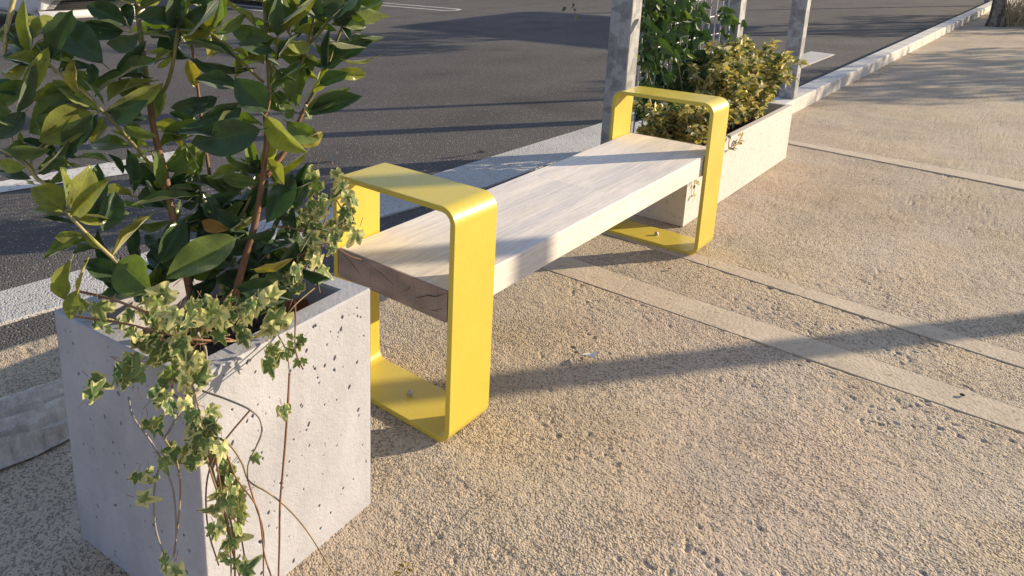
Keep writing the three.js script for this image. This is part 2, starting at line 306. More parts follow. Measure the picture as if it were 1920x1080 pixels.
{ // raised kerb beyond the long planter
  const kerb = new THREE.Group(); kerb.name = 'kerb'; kerb.userData.kind = 'structure'; scene.add(kerb);
  let u = 3.72; for (let i = 0; i < 46; i++) { const L = 1.0, e0 = edgeV(u), y = lerp(-0.088, 0.03, clamp((u - 5) / 14)); const g = box(0, L - 0.011, -0.15, 0, -0.1, 0.112, 0.012); g.rotateY(Math.atan2(0.0084, 1) * -1); const o = V(u, y, 0); g.translate(o.x, o.y, o.z); const m = part('kerb_stone', g, M.kerb, kerb); u += L; }
}
// white markings on the road
sheet([[-0.6, -3.02], [0.05, -2.86], [1.12, -2.70], [0.98, -2.36], [0.2, -2.60], [-0.05, -2.66], [-0.7, -2.78]], -0.010, M.paint, 'road_marking');
const hairpin = (u, v, half, len, w, skew) => {                        // two long lines joined by a round end nearest to us
  const s = new THREE.Shape(), R = half, P = []; for (let i = 0; i <= 14; i++) { const a = Math.PI * i / 14; P.push([R * Math.cos(a), R * Math.sin(a)]); }
  const out = [[R, -len], ...P, [-R, -len], [-(R - w), -len]], inn = []; for (let i = 14; i >= 0; i--) { const a = Math.PI * i / 14; inn.push([(R - w) * Math.cos(a), (R - w) * Math.sin(a)]); } inn.push([R - w, -len]);
  [...out, ...inn].forEach(([a, b], i) => { const uu = u + a - skew * b, vv = v + b; i ? s.lineTo(vv, uu) : s.moveTo(vv, uu); });
  const g = new THREE.ShapeGeometry(s); g.rotateX(-Math.PI / 2); g.translate(0, -0.010, 0); metricUV(g); struct('bay_marking', g, M.paint);
};
hairpin(11.0, -8.3, 0.30, 6, 0.10, 0.06); hairpin(5.35, -9.15, 0.30, 6, 0.10, 0.06); hairpin(8.2, -8.9, 0.30, 6, 0.10, 0.06);

// ---------------------------------------------------------------- bench
{
  const L = 1.892, W = 0.442, H = 0.674, P = 0.181, t = 0.0155, S = 0.45, th = 0.089;
  const bench = thing('bench', 'bench with pale weathered timber seat slung between two bright yellow steel loop ends', 'bench', V(L / 2, W / 2, 0));
  const loop = (u0) => {
    const rrect = (s, x0, x1, y0, y1, r) => { s.moveTo(x0 + r, y0); s.lineTo(x1 - r, y0); s.absarc(x1 - r, y0 + r, r, -Math.PI / 2, 0); s.lineTo(x1, y1 - r); s.absarc(x1 - r, y1 - r, r, 0, Math.PI / 2); s.lineTo(x0 + r, y1); s.absarc(x0 + r, y1 - r, r, Math.PI / 2, Math.PI); s.lineTo(x0, y0 + r); s.absarc(x0 + r, y0 + r, r, Math.PI, 1.5 * Math.PI); };
    const s = new THREE.Shape(), h = new THREE.Path(), b = 0.0018; rrect(s, b, W - b, b, H - b, 0.044); rrect(h, t - b, W - t + b, t - b, H - t + b, 0.030); s.holes.push(h);
    const g = new THREE.ExtrudeGeometry(s, { depth: P - 2 * b, bevelEnabled: true, bevelSize: b, bevelThickness: b, bevelSegments: 2, curveSegments: 10 });
    const c = V(u0 + P - b, 0, 0.001); g.translate(0, 0.001, c.z); metricUV(g); return g;
  };
  const dome = (u, v) => { const p = []; for (let i = 0; i <= 8; i++) { const a = i / 8 * Math.PI / 2; p.push(new THREE.Vector2(0.0085 * Math.cos(a), 0.008 + 0.0085 * Math.sin(a))); } p.unshift(new THREE.Vector2(0.0085, 0)); const g = new THREE.LatheGeometry(p, 16); const c = V(u, v, t + 0.001); g.translate(c.x, c.y, c.z); return g; };
  for (const u0 of [0, L - P]) {
    const f = part('loop_frame', loop(u0), M.yellow, bench);
    part('bolt', dome(u0 + (u0 ? 0.09 : 0.09), 0.224), M.bolt, f);
    for (const [a, b] of [[t, t + 0.05], [W - t - 0.05, W - t]]) part('bracket', box(u0 + 0.03, u0 + P - 0.03, a, b, S - th - 0.006, S - th - 0.0005, 0.002), M.yellow, f);
  }
  const v0 = 0.0185, v1 = 0.4215;
  const sg = new RoundedBoxGeometry(v1 - v0, th, L - 0.012, 4, 0.006); { const p = sg.attributes.position; for (let i = 0; i < p.count; i++) { const x = p.getX(i), y = p.getY(i), z = p.getZ(i); p.setY(i, y + (y > 0 ? 0.0012 * Math.sin(z * 3.1) * Math.sin(x * 6) : 0)); } }
  const c = V(L / 2, (v0 + v1) / 2, S - th / 2); sg.translate(c.x, c.y, c.z); metricUV(sg);
  const seat = part('seat', sg, M.timber, bench);
  for (const u of [0.003, L - 0.003 - 0.006]) {                       // sawn ends of the beam
    const s = new THREE.Shape(), r = 0.006, x0 = v0, x1 = v1, y0 = S - th, y1 = S;
    s.moveTo(x0 + r, y0); s.lineTo(x1 - r, y0); s.absarc(x1 - r, y0 + r, r, -Math.PI / 2, 0); s.lineTo(x1, y1 - r); s.absarc(x1 - r, y1 - r, r, 0, Math.PI / 2); s.lineTo(x0 + r, y1); s.absarc(x0 + r, y1 - r, r, Math.PI / 2, Math.PI); s.lineTo(x0, y0 + r); s.absarc(x0 + r, y0 + r, r, Math.PI, 1.5 * Math.PI);
    const g = new THREE.ExtrudeGeometry(s, { depth: 0.004, bevelEnabled: true, bevelSize: 0.0005, bevelThickness: 0.001, bevelSegments: 1 }); g.translate(0, 0, -u - 0.005); metricUV(g); part('end_face', g, M.endGrain, seat);
  }
  // drying cracks in the near sawn end: thin dark slivers let into the face
  const crack = (pts, w) => { const s = new THREE.Shape(), n = pts.length; pts.forEach(([x, y], i) => { const ww = w * Math.sin(Math.PI * (i + 0.3) / (n - 0.4)); i ? s.lineTo(x, y + ww) : s.moveTo(x, y + ww); }); for (let i = n - 1; i >= 0; i--) { const ww = w * Math.sin(Math.PI * (i + 0.3) / (n - 0.4)); s.lineTo(pts[i][0] + 0.0004, pts[i][1] - ww); } const g = new THREE.ExtrudeGeometry(s, { depth: 0.0006, bevelEnabled: false }); g.translate(0, 0, -0.0012 + 0.0004); return g; };
  const cm = mat({ color: lin(0.05, 0.035, 0.03), roughness: 1 });
  [[[0.421, 0.447], [0.40, 0.433], [0.385, 0.424], [0.36, 0.419], [0.335, 0.405], [0.318, 0.398]], [[0.25, 0.445], [0.252, 0.43], [0.249, 0.415]], [[0.02, 0.44], [0.05, 0.432], [0.075, 0.42], [0.10, 0.404], [0.115, 0.39]], [[0.16, 0.432], [0.19, 0.427], [0.22, 0.415], [0.24, 0.41]], [[0.30, 0.425], [0.29, 0.412], [0.275, 0.40]], [[0.41, 0.40], [0.385, 0.385], [0.37, 0.38]]].map((p, i) => crack(p, i ? 0.0006 : 0.0011)).forEach((g) => part('crack', g, cm, seat));

}

// ---------------------------------------------------------------- cube planter
const PL = { R: [-0.284, 0.431], Nn: [-0.757, 0.457], L: [-0.817, 0.026], h: 0.566 };
PL.B = [PL.R[0] + PL.L[0] - PL.Nn[0], PL.R[1] + PL.L[1] - PL.Nn[1]];
{
  const c = [(PL.R[0] + PL.L[0]) / 2, (PL.R[1] + PL.L[1]) / 2];
  const planter = thing('cube_planter', 'square pale concrete planter pitted with air holes, overgrown by shrub and ivy, beside bench', 'planter', V(c[0], c[1], 0));
  reseed(501);
  const geos = [], h = PL.h, dark = [0.42, 0.40, 0.38];  // dark: vertex tint inside the pits, painted in to deepen their shade
  const face = (A, B, n, cell) => {                                    // wall from A to B, outward to the right of A -> B seen from above
    const len = Math.hypot(B[0] - A[0], B[1] - A[1]), nx = Math.round(len / cell), nz = Math.round(h / cell), out = [(B[1] - A[1]) / len, -(B[0] - A[0]) / len];
    const pits = []; for (let i = 0; i < n; i++) { const r = rnd() < 0.74 ? rr(0.0010, 0.0019) : rr(0.0019, 0.0035), z = h * Math.pow(rnd(), 0.95); pits.push([rr(0.015, len - 0.015), clamp(z, 0.02, h - 0.02), r, rr(0.9, 2.1), rr(-0.9, 0.9), rr(0.8, 1.6)]); }
    const hgt = new Float32Array((nx + 1) * (nz + 1)), mk = new Float32Array(hgt.length);
    for (const [px, pz, r, asp, ang, dep] of pits) {
      const R = r * asp * 1.3, i0 = Math.max(1, Math.floor((px - R) / len * nx)), i1 = Math.min(nx - 1, Math.ceil((px + R) / len * nx)), j0 = Math.max(1, Math.floor((pz - R) / h * nz)), j1 = Math.min(nz - 1, Math.ceil((pz + R) / h * nz));
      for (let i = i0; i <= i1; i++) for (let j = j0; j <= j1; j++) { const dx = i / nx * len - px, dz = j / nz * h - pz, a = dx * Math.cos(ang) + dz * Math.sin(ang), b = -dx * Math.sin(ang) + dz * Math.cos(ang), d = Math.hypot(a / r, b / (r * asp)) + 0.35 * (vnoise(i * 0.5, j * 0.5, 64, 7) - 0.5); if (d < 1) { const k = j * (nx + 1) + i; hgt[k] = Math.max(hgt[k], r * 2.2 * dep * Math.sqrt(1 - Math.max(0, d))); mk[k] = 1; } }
    }
    const pos = [], uv = [], col = [], idx = [];
    for (let j = 0; j <= nz; j++) for (let i = 0; i <= nx; i++) {
      const k = j * (nx + 1) + i, x = i / nx, e = Math.min(i, nx - i) / nx * len, ez = Math.min(h - j / nz * h, 1), rd = 0.003 * Math.pow(1 - clamp(Math.min(e, ez) / 0.004), 2), ins = hgt[k] + rd, u = lerp(A[0], B[0], x) - out[0] * ins, v = lerp(A[1], B[1], x) - out[1] * ins, z = j / nz * h;
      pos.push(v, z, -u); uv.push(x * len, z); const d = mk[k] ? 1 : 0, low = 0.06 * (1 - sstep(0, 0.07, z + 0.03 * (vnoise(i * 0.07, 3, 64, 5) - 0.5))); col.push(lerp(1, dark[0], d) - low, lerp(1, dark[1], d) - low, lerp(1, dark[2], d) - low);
    }
    for (let j = 0; j < nz; j++) for (let i = 0; i < nx; i++) { const a = j * (nx + 1) + i, b = a + nx + 1; idx.push(a, b, a + 1, b, b + 1, a + 1); }
    const g = new THREE.BufferGeometry(); g.setAttribute('position', new THREE.Float32BufferAttribute(pos, 3)); g.setAttribute('uv', new THREE.Float32BufferAttribute(uv, 2)); g.setAttribute('color', new THREE.Float32BufferAttribute(col, 3)); g.setIndex(idx); g.computeVertexNormals(); geos.push(g);
  };
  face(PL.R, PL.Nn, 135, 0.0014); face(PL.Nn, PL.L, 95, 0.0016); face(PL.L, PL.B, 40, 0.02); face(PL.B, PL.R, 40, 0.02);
  // rim and inner walls
  const O = [PL.R, PL.Nn, PL.L, PL.B], inset = (d) => O.map(([u, v], i) => { const a = O[(i + 3) % 4], b = O[(i + 1) % 4], ua = [a[0] - u, a[1] - v], ub = [b[0] - u, b[1] - v], la = Math.hypot(...ua), lb = Math.hypot(...ub); return [u + d * (ua[0] / la + ub[0] / lb), v + d * (ua[1] / la + ub[1] / lb)]; });
  const ring = (P, Q, zp, zq) => { const pos = [], uv = [], col = [], idx = [], n = 24; for (let s = 0; s < 4; s++) { const b0 = pos.length / 3; for (let i = 0; i <= n; i++) { const t = i / n, w = 0.0008 * Math.sin(i * 2.1 + s); for (const [C, z] of [[P, zp], [Q, zq]]) { const a = C[s], b = C[(s + 1) % 4], u = lerp(a[0], b[0], t), v = lerp(a[1], b[1], t); pos.push(v, z + (z > 0.5 ? 0.0 : w), -u); uv.push(u, v + z); col.push(0.96, 0.96, 0.96); } } for (let i = 0; i < n; i++) { const a = b0 + 2 * i; idx.push(a, a + 1, a + 2, a + 1, a + 3, a + 2); } } const g = new THREE.BufferGeometry(); g.setAttribute('position', new THREE.Float32BufferAttribute(pos, 3)); g.setAttribute('uv', new THREE.Float32BufferAttribute(uv, 2)); g.setAttribute('color', new THREE.Float32BufferAttribute(col, 3)); g.setIndex(idx); g.computeVertexNormals(); geos.push(g); };
  const o0 = inset(0.003), i1 = inset(0.045), i2 = inset(0.049);
  ring(o0, i1, h, h); ring(i1, i2, h, h - 0.006); ring(i2, inset(0.06), h - 0.006, 0.3);
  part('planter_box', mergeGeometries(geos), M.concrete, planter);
  const soilPts = inset(0.05); const sp = []; const sn = 30; const gpos = [], gi = [], guv = [];
  for (let j = 0; j <= sn; j++) for (let i = 0; i <= sn; i++) { const a = i / sn, b = j / sn, u = lerp(lerp(soilPts[0][0], soilPts[1][0], a), lerp(soilPts[3][0], soilPts[2][0], a), b), v = lerp(lerp(soilPts[0][1], soilPts[1][1], a), lerp(soilPts[3][1], soilPts[2][1], a), b); gpos.push(v, 0.47 + 0.02 * (vnoise(i * 0.6, j * 0.6, 32, 9) - 0.5), -u); guv.push(u, v); }
  for (let j = 0; j < sn; j++) for (let i = 0; i < sn; i++) { const a = j * (sn + 1) + i, b = a + sn + 1; gi.push(a, a + 1, b, b, a + 1, b + 1); }
  const sgm = new THREE.BufferGeometry(); sgm.setAttribute('position', new THREE.Float32BufferAttribute(gpos, 3)); sgm.setAttribute('uv', new THREE.Float32BufferAttribute(guv, 2)); sgm.setIndex(gi); sgm.computeVertexNormals(); part('soil', sgm, M.soil, planter);
  // broken clay pot standing in the planter's right corner
  const pot = thing('clay_pot', 'brown clay pot rim showing inside the square planter under the ivy', 'flower pot', V(-0.40, 0.335, 0.43));
  const lp = [[0.05, 0], [0.062, 0.06], [0.066, 0.06], [0.068, 0.085], [0.060, 0.085], [0.057, 0.06], [0.045, 0.01]].map(([x, y]) => new THREE.Vector2(x, y)); const lg = new THREE.LatheGeometry(lp, 32); const lc = V(-0.40, 0.335, 0.43); lg.translate(lc.x, lc.y, lc.z); part('pot_wall', lg, M.terracotta, pot);
}

// ---------------------------------------------------------------- long planter and steel pergola
const PB = { u0: 2.022, u1: 3.64, v0: -0.098, v1: 0.258, h: 0.345 };
{
  const planter = thing('long_planter', 'long low white concrete trough planter behind the far end of the bench', 'planter', V((PB.u0 + PB.u1) / 2, (PB.v0 + PB.v1) / 2, 0));
  const s = new THREE.Shape(), w = 0.035; s.moveTo(PB.v0, PB.u0); s.lineTo(PB.v1, PB.u0); s.lineTo(PB.v1, PB.u1); s.lineTo(PB.v0, PB.u1); s.closePath();
  const hl = new THREE.Path(); hl.moveTo(PB.v0 + w, PB.u0 + w); hl.lineTo(PB.v0 + w, PB.u1 - w); hl.lineTo(PB.v1 - w, PB.u1 - w); hl.lineTo(PB.v1 - w, PB.u0 + w); hl.closePath(); s.holes.push(hl);
  const g = new THREE.ExtrudeGeometry(s, { depth: PB.h - 0.006, bevelEnabled: true, bevelSize: 0.003, bevelThickness: 0.003, bevelSegments: 2, bevelOffset: -0.003 }); g.rotateX(-Math.PI / 2); g.translate(0, 0.004, 0); metricUV(g);
  part('trough', g, M.whiteConcrete, planter);
  part('soil', box(PB.u0 + w, PB.u1 - w, PB.v0 + w, PB.v1 - w, 0.02, 0.28, 0.004), M.soil, planter);
}
const PG = { v: -0.10, s: 0.11, posts: [2.050, 3.574, 5.085], h: 2.55 };
{
  const perg = thing('pergola', 'galvanised steel pergola of square posts with wire mesh panel behind long planter', 'pergola', V(3.6, PG.v - PG.s / 2, 0));
  for (const u of PG.posts) {
    const p = part('post', box(u, u + PG.s, PG.v - PG.s, PG.v, u > 4 ? 0.114 : 0, PG.h, 0.008), M.zinc, perg);
    if (u < 4) part('base_plate', box(u - 0.04, u + PG.s + 0.04, PG.v - PG.s - 0.04, PG.v - 0.001, 0.001, 0.013, 0.002), M.zinc, p);
  }
  part('beam', box(1.9, 5.35, PG.v - PG.s + 0.02, PG.v - 0.02, PG.h + 0.001, PG.h + 0.12, 0.006), M.zinc, perg);
  const vm = PG.v - 0.055, ua = PG.posts[0] + PG.s, ub = PG.posts[1];
  const wire = (a, b, r) => { const d = b.clone().sub(a), g = new THREE.CylinderGeometry(r, r, d.length(), 6); g.applyQuaternion(new THREE.Quaternion().setFromUnitVectors(new THREE.Vector3(0, 1, 0), d.clone().normalize())); const m = a.clone().add(b).multiplyScalar(0.5); g.translate(m.x, m.y, m.z); return g; };
  for (let i = 0; i <= 13; i++) { const u = ua + 0.05 + i * (ub - ua - 0.10) / 13; part('wire', wire(V(u, vm, 0.06), V(u, vm, 2.4), 0.0042), M.wire, perg); }
  for (let z = 0.10; z < 2.41; z += 0.112) part('wire', wire(V(ua, vm - 0.006, z), V(ub, vm - 0.006, z), 0.0042), M.wire, perg);
}

// ---------------------------------------------------------------- parked cars
{
  const white = phys({ color: lin(0.72, 0.72, 0.71), roughness: 0.35, clearcoat: 0.8, clearcoatRoughness: 0.08 }), black = mat({ color: lin(0.012, 0.012, 0.013), roughness: 0.55 }), glass = phys({ color: lin(0.03, 0.035, 0.04), roughness: 0.05, clearcoat: 1 }), rubber = mat({ color: lin(0.02, 0.02, 0.02), roughness: 0.9 }), alloy = mat({ color: lin(0.5, 0.5, 0.52), metalness: 0.8, roughness: 0.35 }), lamp = phys({ color: lin(0.75, 0.76, 0.78), roughness: 0.1, clearcoat: 1 });
  const makeCar = (name, label, paint) => {
    const car = thing(name, label, 'car');                            // nose at +v, middle of the nose on the origin
    const put = (n, g, m, p) => part(n, g, m, p || car);
    const W = 1.76, side = (pts, w, r) => { const s = new THREE.Shape(pts.map(([v, z]) => new THREE.Vector2(v, z))); const g = new THREE.ExtrudeGeometry(s, { depth: w - 2 * r, bevelEnabled: true, bevelSize: r, bevelThickness: r, bevelSegments: 4, bevelOffset: -r }); g.translate(0, 0, -(w / 2 - r)); return g; };
    const body = put('body', side([[-0.18, 0.36], [-0.10, 0.62], [-0.28, 0.86], [-1.15, 1.0], [-3.6, 1.02], [-4.18, 0.92], [-4.25, 0.40], [-3.9, 0.24], [-0.45, 0.24]], W, 0.09), paint);
    put('cabin', side([[-1.05, 0.96], [-1.85, 1.46], [-3.1, 1.50], [-3.95, 0.98]], W - 0.26, 0.10), glass);
    put('roof', side([[-1.85, 1.47], [-2.1, 1.51], [-3.0, 1.53], [-3.2, 1.50], [-3.0, 1.48], [-2.0, 1.46]], W - 0.34, 0.02), paint);
    // bumper: a rounded lip that wraps the corners, its grille opening above
    const lipPath = []; for (let i = 0; i <= 24; i++) { const x = -0.86 + 1.72 * i / 24; lipPath.push(new THREE.Vector3(-0.02 - 0.16 * Math.pow(Math.abs(x) / 0.86, 3.2), 0, x)); }
    const sweep = (prof) => { const pos = [], idx = [], n = prof.length; lipPath.forEach((p) => prof.forEach(([dv, z]) => pos.push(p.x + dv, z, p.z))); for (let i = 0; i < lipPath.length - 1; i++) for (let j = 0; j < n; j++) { const a = i * n + j, b = i * n + (j + 1) % n, c = a + n, d = b + n; idx.push(a, c, b, b, c, d); } const g = new THREE.BufferGeometry(); g.setAttribute('position', new THREE.Float32BufferAttribute(pos, 3)); g.setIndex(idx); g.computeVertexNormals(); return g; };
    const bumper = put('bumper', sweep([[0, 0.20], [0.03, 0.225], [0.035, 0.27], [0.01, 0.325], [-0.06, 0.34], [-0.2, 0.33], [-0.24, 0.2]]), paint);
    put('bumper_top', sweep([[0.02, 0.50], [0.05, 0.54], [0.04, 0.62], [-0.02, 0.68], [-0.2, 0.68], [-0.2, 0.50]]), paint, bumper);
    const grille = put('grille', sweep([[-0.10, 0.33], [-0.09, 0.51], [-0.16, 0.51], [-0.16, 0.33]]), black);
    const bars = []; for (let i = 0; i < 40; i++) for (let j = 0; j < 6; j++) { const x = -0.78 + i * 0.04 + (j % 2) * 0.02, z = 0.345 + j * 0.03, v = -0.078 - 0.16 * Math.pow(Math.abs(x) / 0.86, 3.2); const t = new THREE.TorusGeometry(0.0165, 0.0028, 4, 6); t.rotateY(Math.PI / 2); t.translate(v, z, x); bars.push(t); }
    put('honeycomb', mergeGeometries(bars), mat({ color: lin(0.06, 0.06, 0.062), roughness: 0.4 }), grille).userData.kind = 'stuff';
    for (const s of [-1, 1]) { const g = new RoundedBoxGeometry(0.30, 0.13, 0.42, 3, 0.05); g.rotateY(s * 0.35); g.translate(-0.20, 0.72, s * 0.62); put('headlight', g, lamp); }
    for (const s of [-1, 1]) for (const v of [-0.85, -3.4]) { const t = new THREE.TorusGeometry(0.235, 0.085, 12, 28); t.translate(v, 0.32, s * 0.79); const w = put('wheel', t, rubber); const r = new THREE.CylinderGeometry(0.2, 0.2, 0.13, 20); r.rotateX(Math.PI / 2); r.translate(v, 0.32, s * 0.79); put('rim', r, alloy, w); }
    return car;
  };
  const car = makeCar('parked_car', 'white parked car, only its bumper and black mesh grille showing at the upper left', white);
  car.position.copy(V(4.02, -9.72, 0)); car.rotation.y = 0.0;
  const c2 = car.clone(); c2.name = numbered('parked_car'); c2.userData = { label: 'dark parked car whose shaded foot just shows at the top edge, above the bay lines', category: 'car', group: 'cars parked across the road' }; car.userData.group = 'cars parked across the road'; scene.add(c2);
  const dark = phys({ color: lin(0.03, 0.035, 0.05), roughness: 0.3, clearcoat: 0.9, clearcoatRoughness: 0.08 }); c2.traverse((o) => { if (o.isMesh && o.material === white) o.material = dark; });
  c2.position.copy(V(9.6, -10.6, 0));
}

// ---------------------------------------------------------------- leaves
// a leaf blade along +x from 0 to 1, half width given by the outline, folded on the midrib, curved down and wavy
function blade(outline, { fold = 0.25, bend = 0.25, twist = 0, wave = 0.02, nx = 9, ny = 4, ph = 0, petiole = 0.1 }) {
  const pos = [], uv = [], idx = [];
  for (let i = 0; i <= nx; i++) for (let j = -ny; j <= ny; j++) {
    const x = i / nx, t = j / ny, hw = outline(x), y = t * hw, tw = twist * x;
    let z = Math.abs(y) * fold - bend * x * x * 0.6 + wave * Math.sin(x * 14 + ph + t) * Math.abs(t) * Math.sign(t || 1);
    const yy = y * Math.cos(tw) - z * Math.sin(tw) * 0.3, zz = z + y * Math.sin(tw);
    pos.push(petiole + (1 - petiole) * (x - 0.06 * bend * x * x), yy, zz); uv.push(x, 0.5 + t * 0.5);
  }
  const w = 2 * ny + 1; for (let i = 0; i < nx; i++) for (let j = 0; j < 2 * ny; j++) { const a = i * w + j, b = a + w; idx.push(a, b, a + 1, b, b + 1, a + 1); }
  if (petiole > 0) { const b0 = pos.length / 3; for (const [x, r] of [[-0.02, 0.014], [petiole + 0.06, 0.010]]) for (let k = 0; k < 5; k++) { const a = k / 5 * 2 * Math.PI; pos.push(x, r * Math.cos(a), r * Math.sin(a) - 0.004); uv.push(0.02, 0.5); } for (let k = 0; k < 5; k++) { const a = b0 + k, b = b0 + (k + 1) % 5; idx.push(a, b, a + 5, b, b + 5, a + 5); } }
  const g = new THREE.BufferGeometry(); g.setAttribute('position', new THREE.Float32BufferAttribute(pos, 3)); g.setAttribute('uv', new THREE.Float32BufferAttribute(uv, 2)); g.setIndex(idx); g.computeVertexNormals(); return g;
}
const laurelOutline = (x) => 0.5 * Math.pow(Math.sin(Math.PI * Math.pow(clamp(x), 1.08)), 0.72) * (1 - 0.18 * sstep(0.8, 1, x)) + 0.0001;
const veins = (x, y, n) => { const t = Math.abs(y - 0.5) * 2, mid = 1 - sstep(0.015, 0.05, t), s = (x - t * 0.16) * n, f = Math.abs(s - Math.floor(s) - 0.5) * 2, side = sstep(0.86, 0.97, f) * (1 - sstep(0.75, 1, t)); return [mid, side]; };
const laurelMap = tex(512, 256, (x, y) => { const [m, s] = veins(x, y, 9), k = 0.76 + 0.30 * (N(x, y, 7, 201) - 0.5) + 0.18 * (N(x, y, 40, 202) - 0.5) + 0.20 * s, b = 0.4 * sstep(0.86, 0.9, N(x, y, 11, 203) * 0.7 + N(x, y, 50, 204) * 0.3); return [lerp(k, 1, m * 0.8) * (1 + 0.9 * m) * (1 + 0.4 * b), lerp(k, 1, m * 0.6) * (1 + 0.5 * m) * (1 - 0.4 * b), lerp(k, 1, m * 0.5) * (1 - 0.5 * b)]; }, true);
const laurelBump = tex(512, 256, (x, y) => { const [m, s] = veins(x, y, 9); return 0.6 - 0.35 * m - 0.16 * s + 0.18 * N(x, y, 24, 205) + 0.12 * N(x, y, 8, 206); });
const leafMat = (r, g, b, tr = 0.3, coat = 0.7) => phys({ color: lin(r, g, b), map: laurelMap, bumpMap: laurelBump, bumpScale: 0.0012, roughness: 0.95, transmission: tr, thickness: 0, clearcoat: coat, clearcoatRoughness: 0.2, side: THREE.DoubleSide });
const LM = { d: leafMat(0.038, 0.098, 0.017, 0.34, 0.6), m: leafMat(0.15, 0.245, 0.018, 0.52, 0.55), o: leafMat(0.31, 0.35, 0.024, 0.57, 0.35), l: leafMat(0.38, 0.45, 0.04, 0.58, 0.35), y: leafMat(0.48, 0.42, 0.035, 0.45, 0.3), r: leafMat(0.52, 0.26, 0.03, 0.4, 0.3) };  // lighter tones (m, o, l) paint in sunlight falling on and through the blades
reseed(901);
const blades = []; for (let i = 0; i < 9; i++) blades.push(blade(laurelOutline, { fold: rr(0.15, 0.6), bend: rr(0.1, 0.6), twist: rr(-0.7, 0.7), wave: rr(0.012, 0.035), ph: rr(0, 6), petiole: 0.09 }));
const X = new THREE.Vector3(), Y = new THREE.Vector3(), Z = new THREE.Vector3(), Mx = new THREE.Matrix4();
function leafAt(parent, name, geo, m, base, tip, width, roll) {        // roll 0 shows the upper face, pi the under face
  X.copy(tip).sub(base); const len = X.length(); X.normalize();
  Z.copy(CAM).sub(base).normalize(); Z.addScaledVector(X, -Z.dot(X)).normalize(); Z.applyAxisAngle(X, roll); Y.crossVectors(Z, X);
  Mx.makeBasis(X, Y, Z);
  const o = shadowed(new THREE.Mesh(geo, m)); o.name = numbered(name); o.position.copy(base).sub(parent.position); o.quaternion.setFromRotationMatrix(Mx); o.scale.set(len, width, len); parent.add(o); return o;
}
const barkTex = (r, g, b, seed) => rep(tex(128, 256, (x, y) => { const k = 0.8 + 0.5 * (N(x, y, 12, seed) - 0.5) + 0.4 * (N(x, y, 30, seed + 1) - 0.5); return [r * k, g * k, b * k]; }, true), 1);
const BARK = mat({ map: barkTex(0.27, 0.135, 0.075, 211), roughness: 0.8 }), GREENSTEM = mat({ map: barkTex(0.22, 0.20, 0.055, 213), roughness: 0.65 }), PALESTEM = mat({ map: barkTex(0.42, 0.36, 0.16, 215), roughness: 0.7 });
